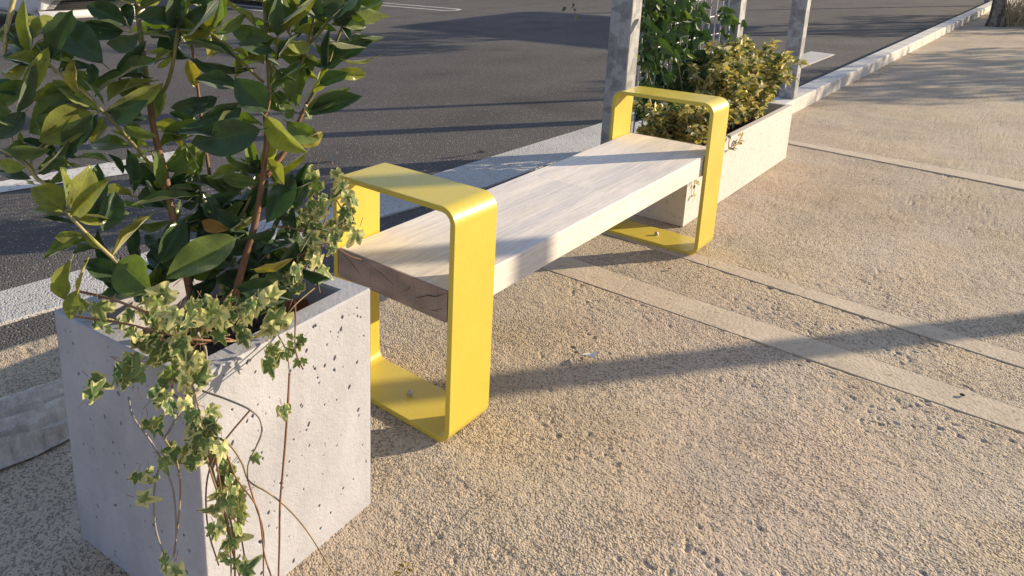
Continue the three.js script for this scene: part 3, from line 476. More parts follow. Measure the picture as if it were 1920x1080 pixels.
{
  const D0 = 1.50, laurel = thing('laurel_shrub', 'tall broad-leaved laurel shrub with glossy dark and sunlit leaves growing in the square planter', 'shrub', V(-0.54, 0.23, 0.48));
  const lines = []; const stem = (m, r0, r1, ...p) => { lines.push(p); const q = []; for (let i = 0; i < p.length; i += 3) q.push(at(p[i], p[i + 1], D0 + p[i + 2])); part('stem', tube(q, r0, r1, 0, 8), m, laurel); };
  stem(BARK, 0.0095, 0.0065, 362, 575, 0.04, 345, 490, 0.02, 325, 410, 0, 310, 330, 0, 288, 240, -0.01, 278, 170, -0.01);
  stem(GREENSTEM, 0.0066, 0.0055, 278, 172, -0.01, 265, 75, 0, 252, -30, 0.02);
  stem(GREENSTEM, 0.0045, 0.003, 287, 190, -0.01, 309, 167, -0.03, 322, 130, -0.05, 331, 70, -0.06, 342, -20, -0.06);
  stem(GREENSTEM, 0.0036, 0.0024, 285, 195, -0.01, 250, 165, -0.02, 222, 147, -0.03);
  stem(GREENSTEM, 0.003, 0.002, 258, 20, 0, 280, 8, -0.01, 305, -3, -0.02);
  stem(BARK, 0.0085, 0.005, 436, 575, 0.0, 455, 500, 0, 478, 420, 0, 490, 350, -0.01, 500, 262, -0.02, 497, 215, -0.02);
  stem(GREENSTEM, 0.0055, 0.0048, 506, 165, -0.01, 503, 100, -0.01, 499, 40, 0, 493, -30, 0.01); stem(BARK, 0.005, 0.0055, 497, 217, -0.02, 503, 190, -0.015, 506, 162, -0.01);
  stem(GREENSTEM, 0.003, 0.0022, 509, 136, -0.01, 518, 105, -0.03, 521, 72, -0.04);
  stem(GREENSTEM, 0.0033, 0.0022, 494, 154, -0.01, 477, 139, -0.03, 441, 103, -0.06, 391, 58, -0.08);
  stem(BARK, 0.006, 0.004, 500, 330, 0.0, 540, 275, 0.03, 564, 219, 0.04, 577, 192, 0.04);
  stem(GREENSTEM, 0.004, 0.003, 577, 193, 0.04, 594, 165, 0.04, 612, 130, 0.04, 627, 88, 0.05, 641, 52, 0.05);
  stem(GREENSTEM, 0.004, 0.003, 557, 200, 0.04, 563, 133, 0.03, 577, 84, 0.02, 588, 40, 0.01, 596, -20, 0);
  stem(GREENSTEM, 0.0025, 0.002, 577, 86, 0.02, 600, 62, 0.01, 614, 45, 0);
  stem(GREENSTEM, 0.0025, 0.002, 565, 106, 0.03, 552, 80, 0.02, 538, 55, 0);
  stem(BARK, 0.004, 0.003, 396, 345, 0.08, 379, 235, 0.09, 371, 165, 0.09, 361, 93, 0.1, 357, 55, 0.1);
  stem(PALESTEM, 0.004, 0.0035, 300, 570, -0.03, 254, 524, -0.08, 207, 480, -0.11, 160, 436, -0.14, 127, 400, -0.15);
  stem(GREENSTEM, 0.0045, 0.003, 330, 420, 0, 300, 335, -0.02, 268, 292, -0.05, 228, 246, -0.08, 192, 208, -0.10);
  stem(PALESTEM, 0.003, 0.0025, 192, 208, -0.10, 163, 178, -0.11, 125, 150, -0.12, 92, 120, -0.12);
  stem(PALESTEM, 0.004, 0.002, 70, 335, -0.12, 45, 305, -0.13, 0, 280, -0.14); stem(PALESTEM, 0.0035, 0.0015, 68, 335, -0.12, 58, 300, -0.12, 85, 265, -0.13); stem(PALESTEM, 0.003, 0.0015, 55, 312, -0.12, 30, 280, -0.12, 22, 255, -0.12);
  stem(PALESTEM, 0.0045, 0.0035, 127, 400, -0.15, 95, 355, -0.14, 66, 332, -0.12);
  stem(PALESTEM, 0.006, 0.004, 30, -20, -0.1, 14, 50, -0.1, 8, 108, -0.1);
  stem(PALESTEM, 0.002, 0.0012, 60, 100, -0.11, 47, 60, -0.11, 55, 38, -0.11); stem(PALESTEM, 0.002, 0.0012, 62, 108, -0.11, 67, 82, -0.11, 98, 65, -0.11); stem(PALESTEM, 0.002, 0.0015, 92, 120, -0.12, 62, 108, -0.11, 50, 95, -0.11);
  stem(GREENSTEM, 0.0035, 0.0025, 360, 430, 0.03, 375, 375, 0.03, 373, 328, 0.03);
  stem(GREENSTEM, 0.004, 0.003, 432, 436, 0.02, 462, 387, 0.03, 480, 340, 0.03, 490, 318, 0.02);
  stem(GREENSTEM, 0.003, 0.002, 300, 340, 0, 292, 312, 0.02, 285, 285, 0.03);
  let k = 0;
  const lf = (m, bx, by, tx, ty, w, roll = 0, db = 0, dt = 0) => { w = Math.min(0.78, w * 0.86); tx = bx + (tx - bx) * 1.1; ty = by + (ty - by) * 1.1;      // base and tip sighted, width over length, roll, depths
    const base = at(bx, by, D0 + db), tip = at(tx, ty, D0 + dt), len = Math.hypot(tx - bx, ty - by) / 1372 * D0;
    leafAt(laurel, 'leaf', blades[k++ % blades.length], LM[m], base, tip, w * len / 0.92, roll);
  };
  reseed(902);
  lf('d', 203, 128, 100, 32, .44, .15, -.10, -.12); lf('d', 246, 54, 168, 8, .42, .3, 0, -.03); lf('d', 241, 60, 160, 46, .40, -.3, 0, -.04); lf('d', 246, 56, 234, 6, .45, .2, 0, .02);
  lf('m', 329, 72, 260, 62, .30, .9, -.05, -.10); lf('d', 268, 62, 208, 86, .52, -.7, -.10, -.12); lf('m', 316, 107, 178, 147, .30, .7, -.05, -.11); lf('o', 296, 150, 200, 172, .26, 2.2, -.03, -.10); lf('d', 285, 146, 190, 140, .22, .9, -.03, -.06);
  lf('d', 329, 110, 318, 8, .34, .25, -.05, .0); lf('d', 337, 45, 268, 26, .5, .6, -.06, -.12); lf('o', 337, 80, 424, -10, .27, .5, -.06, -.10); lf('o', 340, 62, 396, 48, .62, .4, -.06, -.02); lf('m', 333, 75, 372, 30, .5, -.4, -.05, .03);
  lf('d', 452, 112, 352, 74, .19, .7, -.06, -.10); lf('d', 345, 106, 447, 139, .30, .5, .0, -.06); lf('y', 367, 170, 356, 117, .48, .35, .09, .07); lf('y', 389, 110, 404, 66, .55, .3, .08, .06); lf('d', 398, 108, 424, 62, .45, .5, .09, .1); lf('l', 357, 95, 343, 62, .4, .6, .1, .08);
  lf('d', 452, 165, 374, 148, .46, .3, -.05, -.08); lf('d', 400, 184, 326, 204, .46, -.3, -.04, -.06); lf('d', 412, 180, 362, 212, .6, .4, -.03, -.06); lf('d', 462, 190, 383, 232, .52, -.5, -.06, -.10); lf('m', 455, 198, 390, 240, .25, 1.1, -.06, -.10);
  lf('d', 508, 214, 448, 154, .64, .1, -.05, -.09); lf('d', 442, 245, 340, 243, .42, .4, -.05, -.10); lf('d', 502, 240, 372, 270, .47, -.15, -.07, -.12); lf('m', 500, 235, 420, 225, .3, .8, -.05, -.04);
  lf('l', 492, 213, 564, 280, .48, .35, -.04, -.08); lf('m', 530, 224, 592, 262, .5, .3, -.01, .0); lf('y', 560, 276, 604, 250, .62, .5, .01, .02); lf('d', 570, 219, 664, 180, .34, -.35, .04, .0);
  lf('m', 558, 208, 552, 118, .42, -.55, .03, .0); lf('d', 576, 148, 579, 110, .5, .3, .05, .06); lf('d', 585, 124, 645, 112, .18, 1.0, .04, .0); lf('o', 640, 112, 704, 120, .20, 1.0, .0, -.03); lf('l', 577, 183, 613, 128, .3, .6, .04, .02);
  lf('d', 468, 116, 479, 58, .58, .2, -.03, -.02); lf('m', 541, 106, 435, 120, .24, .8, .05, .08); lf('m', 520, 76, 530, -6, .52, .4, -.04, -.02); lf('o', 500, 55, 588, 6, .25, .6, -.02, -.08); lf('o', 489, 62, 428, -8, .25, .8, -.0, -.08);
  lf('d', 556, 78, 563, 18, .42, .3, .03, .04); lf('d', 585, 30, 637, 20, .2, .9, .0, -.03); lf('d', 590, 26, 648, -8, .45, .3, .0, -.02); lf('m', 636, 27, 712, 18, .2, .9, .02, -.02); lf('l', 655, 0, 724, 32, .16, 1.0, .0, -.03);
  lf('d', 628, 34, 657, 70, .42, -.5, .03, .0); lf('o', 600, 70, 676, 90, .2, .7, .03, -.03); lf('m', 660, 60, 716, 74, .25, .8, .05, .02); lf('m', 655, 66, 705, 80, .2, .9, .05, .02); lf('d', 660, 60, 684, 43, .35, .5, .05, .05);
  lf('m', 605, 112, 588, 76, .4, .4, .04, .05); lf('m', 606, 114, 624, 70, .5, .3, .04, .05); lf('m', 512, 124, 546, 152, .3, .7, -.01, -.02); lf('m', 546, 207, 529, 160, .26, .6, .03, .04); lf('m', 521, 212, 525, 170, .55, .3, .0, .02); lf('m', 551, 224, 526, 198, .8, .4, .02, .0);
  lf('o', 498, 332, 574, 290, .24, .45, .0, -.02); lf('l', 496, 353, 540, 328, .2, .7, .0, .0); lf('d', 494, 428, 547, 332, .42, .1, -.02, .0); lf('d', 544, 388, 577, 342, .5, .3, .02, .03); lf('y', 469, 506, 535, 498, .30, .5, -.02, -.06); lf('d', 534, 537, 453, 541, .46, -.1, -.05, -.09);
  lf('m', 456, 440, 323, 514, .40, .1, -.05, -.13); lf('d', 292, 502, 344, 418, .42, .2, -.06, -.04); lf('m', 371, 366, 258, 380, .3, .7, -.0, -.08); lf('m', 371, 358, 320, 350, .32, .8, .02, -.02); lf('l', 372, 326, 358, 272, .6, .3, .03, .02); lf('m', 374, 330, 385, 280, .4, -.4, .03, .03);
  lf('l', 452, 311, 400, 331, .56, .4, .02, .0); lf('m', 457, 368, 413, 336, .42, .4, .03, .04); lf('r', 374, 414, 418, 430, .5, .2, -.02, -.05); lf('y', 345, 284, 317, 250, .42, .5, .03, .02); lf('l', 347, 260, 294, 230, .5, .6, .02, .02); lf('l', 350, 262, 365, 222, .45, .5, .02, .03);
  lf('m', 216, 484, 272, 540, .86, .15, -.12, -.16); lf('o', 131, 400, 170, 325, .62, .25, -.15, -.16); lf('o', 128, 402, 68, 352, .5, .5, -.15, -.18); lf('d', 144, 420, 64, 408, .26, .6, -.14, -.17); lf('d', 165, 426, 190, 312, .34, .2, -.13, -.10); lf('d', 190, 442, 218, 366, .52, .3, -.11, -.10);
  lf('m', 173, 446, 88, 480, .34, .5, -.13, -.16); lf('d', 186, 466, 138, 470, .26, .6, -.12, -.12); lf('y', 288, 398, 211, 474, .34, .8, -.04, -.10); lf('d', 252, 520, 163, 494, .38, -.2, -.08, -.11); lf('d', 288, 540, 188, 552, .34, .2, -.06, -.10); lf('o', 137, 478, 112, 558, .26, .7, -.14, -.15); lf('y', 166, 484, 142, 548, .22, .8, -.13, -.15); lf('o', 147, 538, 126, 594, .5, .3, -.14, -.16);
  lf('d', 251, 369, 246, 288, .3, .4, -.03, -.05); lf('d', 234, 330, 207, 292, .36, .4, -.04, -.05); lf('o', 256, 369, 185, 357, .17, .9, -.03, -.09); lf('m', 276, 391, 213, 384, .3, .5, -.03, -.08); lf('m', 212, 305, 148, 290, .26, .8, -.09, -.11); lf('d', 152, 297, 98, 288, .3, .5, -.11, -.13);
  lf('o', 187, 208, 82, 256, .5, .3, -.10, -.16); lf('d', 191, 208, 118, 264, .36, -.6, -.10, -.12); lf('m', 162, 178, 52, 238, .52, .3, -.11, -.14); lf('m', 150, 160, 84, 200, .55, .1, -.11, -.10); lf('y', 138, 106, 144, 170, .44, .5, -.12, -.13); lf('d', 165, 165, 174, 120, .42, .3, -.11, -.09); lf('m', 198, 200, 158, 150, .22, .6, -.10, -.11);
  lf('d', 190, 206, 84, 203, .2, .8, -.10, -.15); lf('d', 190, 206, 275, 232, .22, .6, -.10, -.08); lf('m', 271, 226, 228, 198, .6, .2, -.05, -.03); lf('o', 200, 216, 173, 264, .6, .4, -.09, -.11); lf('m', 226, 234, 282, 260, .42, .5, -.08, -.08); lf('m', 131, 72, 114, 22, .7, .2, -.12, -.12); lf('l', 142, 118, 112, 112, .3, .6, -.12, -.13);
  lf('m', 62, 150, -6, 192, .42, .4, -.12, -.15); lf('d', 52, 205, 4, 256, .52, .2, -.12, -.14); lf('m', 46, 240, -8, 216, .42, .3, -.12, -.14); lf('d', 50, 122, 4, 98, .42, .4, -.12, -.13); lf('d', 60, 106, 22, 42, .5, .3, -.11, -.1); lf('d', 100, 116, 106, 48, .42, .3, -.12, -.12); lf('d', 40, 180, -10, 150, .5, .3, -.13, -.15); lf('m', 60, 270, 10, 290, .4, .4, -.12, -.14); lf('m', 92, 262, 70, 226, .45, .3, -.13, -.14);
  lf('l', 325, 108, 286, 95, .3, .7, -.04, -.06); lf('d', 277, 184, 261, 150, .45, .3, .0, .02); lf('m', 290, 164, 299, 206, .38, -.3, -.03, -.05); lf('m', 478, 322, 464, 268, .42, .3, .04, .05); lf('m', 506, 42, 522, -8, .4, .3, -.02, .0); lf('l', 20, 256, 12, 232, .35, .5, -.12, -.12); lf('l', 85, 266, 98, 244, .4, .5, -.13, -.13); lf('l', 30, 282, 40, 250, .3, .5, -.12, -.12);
  lines.forEach((p, s) => {                                            // leaves set along every stem, pointing outwards and up
    const n = p.length / 3, count = Math.round(n * 0.7); if (p[1] > 700) return;
    for (let i = 0; i < count; i++) { const t = rr(0.15, 1) * (n - 1), k0 = Math.min(n - 2, Math.floor(t)), f = t - k0, x = lerp(p[3 * k0], p[3 * k0 + 3], f), y = lerp(p[3 * k0 + 1], p[3 * k0 + 4], f), d = lerp(p[3 * k0 + 2], p[3 * k0 + 5], f); if (y > 460) continue; const a = rr(0, 6.283), L = rr(45, 85), r = rnd(); lf(r < 0.34 ? 'd' : r < 0.64 ? 'm' : r < 0.86 ? 'o' : 'l', x, y, x + L * Math.cos(a), y + L * 0.75 * Math.sin(a) - 14, rr(.3, .42), rr(-.9, .9), d, d + rr(-.06, .07)); }
  });
  for (const [x, y, d] of [[342, 2, -.06], [222, 147, -.03], [253, 0, .01], [499, 5, 0], [521, 72, -.04], [391, 58, -.08], [641, 52, .05], [596, 5, 0], [614, 45, 0], [538, 55, 0], [357, 60, .1], [127, 400, -.15], [192, 208, -.1], [92, 120, -.12], [373, 328, .03], [490, 318, .02], [285, 285, .03], [66, 332, -.12], [60, 100, -.11], [30, 215, -.13], [564, 219, .04], [612, 130, .04], [45, 180, -.12], [330, 60, -.05], [120, 300, -.1]]) {
    const n = 3 + Math.floor(rnd() * 2), a0 = rr(0, 6); for (let i = 0; i < n; i++) { const a = a0 + i * 2.4, L = rr(66, 112), r = rnd(), up = rr(10, 42); lf(r < 0.25 ? 'd' : r < 0.58 ? 'm' : r < 0.84 ? 'o' : 'l', x, y + rr(-6, 10), x + L * Math.cos(a), y + L * 0.55 * Math.sin(a) - up, rr(.27, .36), rr(-.8, .8), d, d + 0.06 * Math.sin(a)); }
  }
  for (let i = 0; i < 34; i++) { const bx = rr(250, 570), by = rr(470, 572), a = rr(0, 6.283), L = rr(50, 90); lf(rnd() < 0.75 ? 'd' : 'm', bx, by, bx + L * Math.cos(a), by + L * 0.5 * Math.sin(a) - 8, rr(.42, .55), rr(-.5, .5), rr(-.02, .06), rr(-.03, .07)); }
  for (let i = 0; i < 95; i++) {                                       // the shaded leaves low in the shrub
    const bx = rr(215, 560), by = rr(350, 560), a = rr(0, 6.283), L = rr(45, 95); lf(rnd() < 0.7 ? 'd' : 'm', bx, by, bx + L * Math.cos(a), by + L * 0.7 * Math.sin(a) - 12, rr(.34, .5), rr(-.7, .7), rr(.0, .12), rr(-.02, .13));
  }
}

// ---------------------------------------------------------------- ivy
const ivyR = (a) => { const lobes = [[0, 1.0, 0.42], [0.95, 0.84, 0.40], [-0.95, 0.84, 0.40], [1.95, 0.60, 0.45], [-1.95, 0.60, 0.45]]; let r = 0.46; for (const [c, h, w] of lobes) { let d = Math.abs(a - c); d = Math.min(d, 2 * Math.PI - d); r = Math.max(r, h * Math.max(0, 1 - Math.pow(d / w, 1.0) * 0.62)); } return r * (Math.abs(a) > 2.75 ? 0.55 : 1); };
function ivyBlade(bend, cup, ph, shape) {
  const ivyR = (a) => { const [c0, c1, c2, w, base] = shape, lobes = [[0, c0, w], [0.95, c1, w], [-0.95, c1 * 0.95, w], [1.95, c2, w + 0.05], [-1.95, c2, w + 0.05]]; let r = base; for (const [c, h, ww] of lobes) { const d = Math.min(Math.abs(a - c), 2 * Math.PI - Math.abs(a - c)); r = Math.max(r, h * Math.max(0, 1 - (d / ww) * 0.58)); } return r * (Math.abs(a) > 2.75 ? 0.55 : 1); };
  const pos = [0.30, 0, 0], uv = [0.30, 0.5], idx = [], n = 44, C = 0.36;
  for (const f of [0.5, 1]) for (let i = 0; i < n; i++) { const a = -Math.PI + 2 * Math.PI * (i + 0.5) / n, r = ivyR(a) * 0.62 * f, x = C + r * Math.cos(a), y = r * Math.sin(a); pos.push(x, y, cup * y * y * 1.6 - bend * Math.max(0, x) * Math.max(0, x) * 0.7 + 0.035 * f * Math.sin(5 * a + ph)); uv.push(x, 0.5 + y); }
  for (let i = 0; i < n; i++) { const j = (i + 1) % n; idx.push(0, 1 + i, 1 + j, 1 + i, 1 + n + i, 1 + j, 1 + n + i, 1 + n + j, 1 + j); }
  const b0 = pos.length / 3; for (const [x, r, z] of [[-0.22, 0.012, -0.07], [0.1, 0.012, 0]]) for (let q = 0; q < 4; q++) { const a = q / 4 * 2 * Math.PI; pos.push(x, r * Math.cos(a), z + r * Math.sin(a)); uv.push(0.98, 0.98); } for (let q = 0; q < 4; q++) { const a = b0 + q, b = b0 + (q + 1) % 4; idx.push(a, b, a + 4, b, b + 4, a + 4); }
  const g = new THREE.BufferGeometry(); g.setAttribute('position', new THREE.Float32BufferAttribute(pos, 3)); g.setAttribute('uv', new THREE.Float32BufferAttribute(uv, 2)); g.setIndex(idx); g.computeVertexNormals(); return g;
}
const ivyMap = (amount, seed, gr) => tex(256, 256, (x, y) => {           // green heart, ragged cream margin
  if (x > 0.95 && y > 0.95) return [0.30, 0.16, 0.07];
  const dx = x - 0.36, dy = y - 0.5, a = Math.atan2(dy, dx), r = Math.hypot(dx, dy) / (ivyR(a) * 0.62), e = amount + 0.42 * (N(x, y, 6, seed) - 0.5) + 0.25 * (N(x, y, 16, seed + 1) - 0.5), g = 1 - sstep(e - 0.05, e + 0.05, r);
  let vein = 0; for (const c of [0, 0.95, -0.95, 1.95, -1.95]) { const d = Math.abs(a - c); vein = Math.max(vein, (1 - sstep(0.02, 0.06 + 0.02 / (r + 0.2), d)) * (1 - r * 0.6)); }
  const m = N(x, y, 8, seed + 2), G = m > 0.5 ? gr : [gr[0] * 1.7, gr[1] * 1.5, gr[2] * 1.9], c = [0.62, 0.60, 0.24], k = 0.9 + 0.2 * (N(x, y, 40, seed + 3) - 0.5);
  return [0, 1, 2].map((q) => k * lerp(lerp(c[q], G[q], g), 0.38 * c[q] + 0.1, 0.45 * vein * g));
}, true);
const ivyMat = (t) => phys({ map: t, roughness: 0.85, transmission: 0.3, thickness: 0, clearcoat: 0.25, clearcoatRoughness: 0.35, side: THREE.DoubleSide });
const IM = [ivyMat(ivyMap(0.84, 221, [0.075, 0.14, 0.022])), ivyMat(ivyMap(0.92, 226, [0.12, 0.19, 0.028])), ivyMat(ivyMap(0.55, 231, [0.17, 0.24, 0.05])), ivyMat(ivyMap(0.95, 236, [0.07, 0.14, 0.025]))];
{
  const ivy = thing('ivy_plant', 'trailing variegated ivy with cream-edged leaves spilling over the square planter rim', 'ivy', V(-0.55, 0.35, 0.48));
  reseed(911);
  const IB = []; for (let i = 0; i < 8; i++) IB.push(ivyBlade(rr(0.05, 0.8), rr(-0.7, 0.9), rr(0, 6), [rr(0.9, 1.15), rr(0.62, 0.88), rr(0.42, 0.62), rr(0.40, 0.55), rr(0.44, 0.56)]));
  const RED = mat({ map: barkTex(0.30, 0.15, 0.085, 241), roughness: 0.8 }), TAN = mat({ map: barkTex(0.36, 0.26, 0.14, 243), roughness: 0.8 }), GREY = mat({ map: barkTex(0.34, 0.30, 0.24, 245), roughness: 0.85 });
  // depth of the planter's faces where a stem hangs: the right face and the near face, with a small gap
  const faceDepth = (x, y) => { const ray = at(x, y, 1).sub(CAM); let best = 9; for (const [A, B] of [[PL.R, PL.Nn], [PL.Nn, PL.L]]) { const a = V(...A, 0), b = V(...B, 0), n = new THREE.Vector3().crossVectors(new THREE.Vector3(0, 1, 0), b.clone().sub(a)).normalize(), d = n.dot(a.clone().sub(CAM)) / n.dot(ray); if (d > 0) { const p = CAM.clone().addScaledVector(ray, d), t = p.clone().sub(a).dot(b.clone().sub(a)) / a.distanceToSquared(b); if (t > -0.05 && t < 1.05 && d < best) best = d; } } const top = (PL.h - CAM.y) / ray.y; return Math.min(best, top > 0 ? Math.max(top, 1.2) : 9, 1.6); };
  const st = (m, r0, r1, gap, ...p) => { const q = []; for (let i = 0; i < p.length; i += 2) q.push(at(p[i], p[i + 1], faceDepth(p[i], p[i + 1]) - gap - rr(0, 0.012))); part('stem', tube(q, r0, r1, 0, 6), m, ivy); };
  st(RED, .0026, .002, .03, 147, 546, 213, 562, 277, 586, 324, 600, 380, 617, 430, 628); st(RED, .0024, .0018, .03, 141, 593, 235, 607, 310, 626, 360, 636, 430, 640); st(TAN, .002, .0016, .02, 430, 640, 470, 636, 505, 622); st(RED, .0018, .0014, .02, 325, 632, 370, 645, 420, 634, 470, 650);
  st(GREY, .0028, .0022, .02, 369, 622, 385, 655, 386, 692, 377, 730, 352, 750, 322, 800, 308, 824); st(TAN, .0021, .0016, .014, 308, 822, 330, 862, 338, 911, 334, 978, 325, 1044); st(GREY, .0019, .0014, .014, 241, 745, 250, 782, 285, 831, 308, 875, 325, 920, 330, 1000, 328, 1040); st(GREY, .0018, .0014, .018, 300, 872, 290, 915, 292, 991, 310, 1047);
  st(TAN, .0026, .002, .03, 325, 636, 325, 680, 322, 720, 330, 744, 350, 748);
  st(RED, .0022, .0018, .02, 372, 800, 397, 884, 423, 947, 437, 1000, 441, 1090); st(RED, .002, .0016, .025, 380, 790, 404, 860, 416, 930, 430, 1010, 452, 1090); st(TAN, .002, .0016, .03, 366, 780, 400, 900, 428, 980, 434, 1090); st(RED, .0018, .0014, .022, 395, 870, 410, 930, 445, 985, 466, 1090); st(TAN, .0018, .0014, .028, 362, 720, 380, 800, 392, 850, 418, 960);
  st(GREY, .0020, .0014, .012, 380, 733, 426, 749, 470, 769, 486, 784, 491, 809, 479, 841, 466, 869, 464, 902); st(TAN, .0018, .0012, .010, 392, 816, 426, 830, 454, 869, 466, 901, 500, 922, 528, 943, 556, 971, 581, 1003, 609, 1048, 632, 1085); st(RED, .0017, .0014, .022, 466, 904, 480, 950, 493, 992, 494, 1052, 494, 1090); st(RED, .0018, .0014, .026, 394, 823, 422, 848, 443, 897, 479, 946, 489, 982, 496, 1041, 512, 1090); st(RED, .0016, .0012, .03, 468, 770, 422, 825, 401, 858, 387, 911, 390, 990, 410, 1060);
  st(RED, .0021, .0014, .014, 553, 566, 554, 604, 553, 638, 556, 665, 568, 692); st(TAN, .0016, .0013, .014, 522, 629, 533, 649, 540, 673, 543, 702); st(RED, .0024, .0017, .010, 543, 700, 538, 788, 531, 876, 525, 946, 524, 1017, 522, 1090); st(TAN, .0015, .0012, .02, 500, 640, 530, 600, 555, 570, 590, 540);
  const free = (m, r0, r1, ...p) => { const q = []; for (let i = 0; i < p.length; i += 3) q.push(at(p[i], p[i + 1], 1.52 + p[i + 2])); part('stem', tube(q, r0, r1, 0, 6), m, ivy); };
  free(RED, .0022, .0016, 440, 470, 0, 489, 438, 0, 526, 425, 0, 573, 435, .02, 614, 441, .03, 639, 429, .03, 642, 396, .03, 631, 375, .03); free(TAN, .002, .0016, 500, 540, -.02, 531, 510, 0, 567, 488, .02, 588, 464, .03); free(RED, .0016, .0013, 578, 485, .03, 592, 513, .03, 600, 549, .02); free(RED, .0018, .0014, 560, 480, 0, 610, 455, .03, 655, 480, .04, 678, 487, .05); free(TAN, .002, .0015, 548, 540, 0, 575, 500, .02, 600, 440, .02, 620, 380, .03);
  const nrm = new THREE.Vector3();
  const iv = (x, y, size, d, mm) => {                                   // a leaf centred at the sighting, size in photo pixels
    const dep = d ?? faceDepth(x, y) - rr(0.015, 0.07), L = size / 1372 * dep * 1.5, a = rr(-0.5, 0.9) + Math.PI * 0.5 * (rnd() < 0.75 ? 1 : rr(-1, 1)), c = at(x, y, dep), dir = RGT.clone().multiplyScalar(Math.cos(a)).addScaledVector(UPV, -Math.sin(a)).addScaledVector(FWD, rr(-0.6, 0.5)).normalize();
    const base = c.clone().addScaledVector(dir, -L * 0.4), tip = c.clone().addScaledVector(dir, L * 0.6), r = rnd();
    leafAt(ivy, 'leaf', IB[Math.floor(rnd() * 8)], IM[mm ?? (r < 0.4 ? 0 : r < 0.6 ? 1 : r < 0.85 ? 2 : 3)], base, tip, L, rr(-0.85, 0.85));
  };
  const cl = (x, y, rx, ry, n, size, d, sp = 0.03) => { for (let i = 0; i < n; i++) { const a = rr(0, 6.283), r = Math.sqrt(rnd()); iv(x + rx * r * Math.cos(a), y + ry * r * Math.sin(a), size * rr(0.7, 1.3), d === undefined ? undefined : d + rr(-sp, sp)); } };
  cl(330, 588, 66, 38, 16, 34); cl(400, 598, 50, 40, 12, 34); cl(235, 602, 60, 22, 7, 28); cl(490, 602, 46, 42, 10, 34); cl(310, 645, 62, 34, 13, 32); cl(345, 692, 45, 48, 15, 32); cl(225, 700, 40, 26, 8, 36); cl(465, 560, 60, 36, 12, 32, 1.5); cl(535, 512, 40, 36, 10, 28, 1.52); cl(598, 425, 48, 56, 27, 28, 1.54); cl(645, 378, 24, 38, 11, 26, 1.56); cl(560, 480, 46, 28, 10, 26, 1.54);
  cl(368, 800, 36, 56, 20, 34); cl(396, 862, 26, 46, 8, 26); cl(424, 950, 32, 80, 24, 30); cl(440, 1045, 30, 38, 7, 28); cl(290, 775, 36, 38, 6, 30); cl(282, 890, 28, 46, 5, 26); cl(330, 868, 40, 26, 7, 34); cl(325, 1055, 22, 18, 3, 40); cl(558, 652, 22, 36, 9, 20); cl(535, 762, 14, 14, 3, 22); cl(510, 655, 18, 14, 4, 26);
  for (const [x, y, s, m] of [[306, 552, 50, 2], [403, 588, 60, 2], [530, 600, 46, 2], [390, 600, 40, 2], [255, 702, 52, 1], [176, 738, 40, 3], [178, 715, 36, 0], [310, 612, 36, 0], [352, 674, 42, 2], [300, 668, 48, 1], [345, 632, 34, 2], [510, 555, 40, 2], [493, 455, 34, 2], [667, 440, 38, 2], [580, 330, 44, 1], [592, 348, 36, 1], [605, 505, 26, 1], [502, 684, 34, 0], [478, 858, 20, 1], [150, 570, 36, 1], [186, 578, 36, 1], [202, 576, 30, 2], [268, 936, 38, 2], [218, 706, 30, 1], [630, 325, 26, 2], [641, 345, 26, 2]]) iv(x, y, s, x > 560 || (y < 500) ? 1.53 : undefined, m);
}

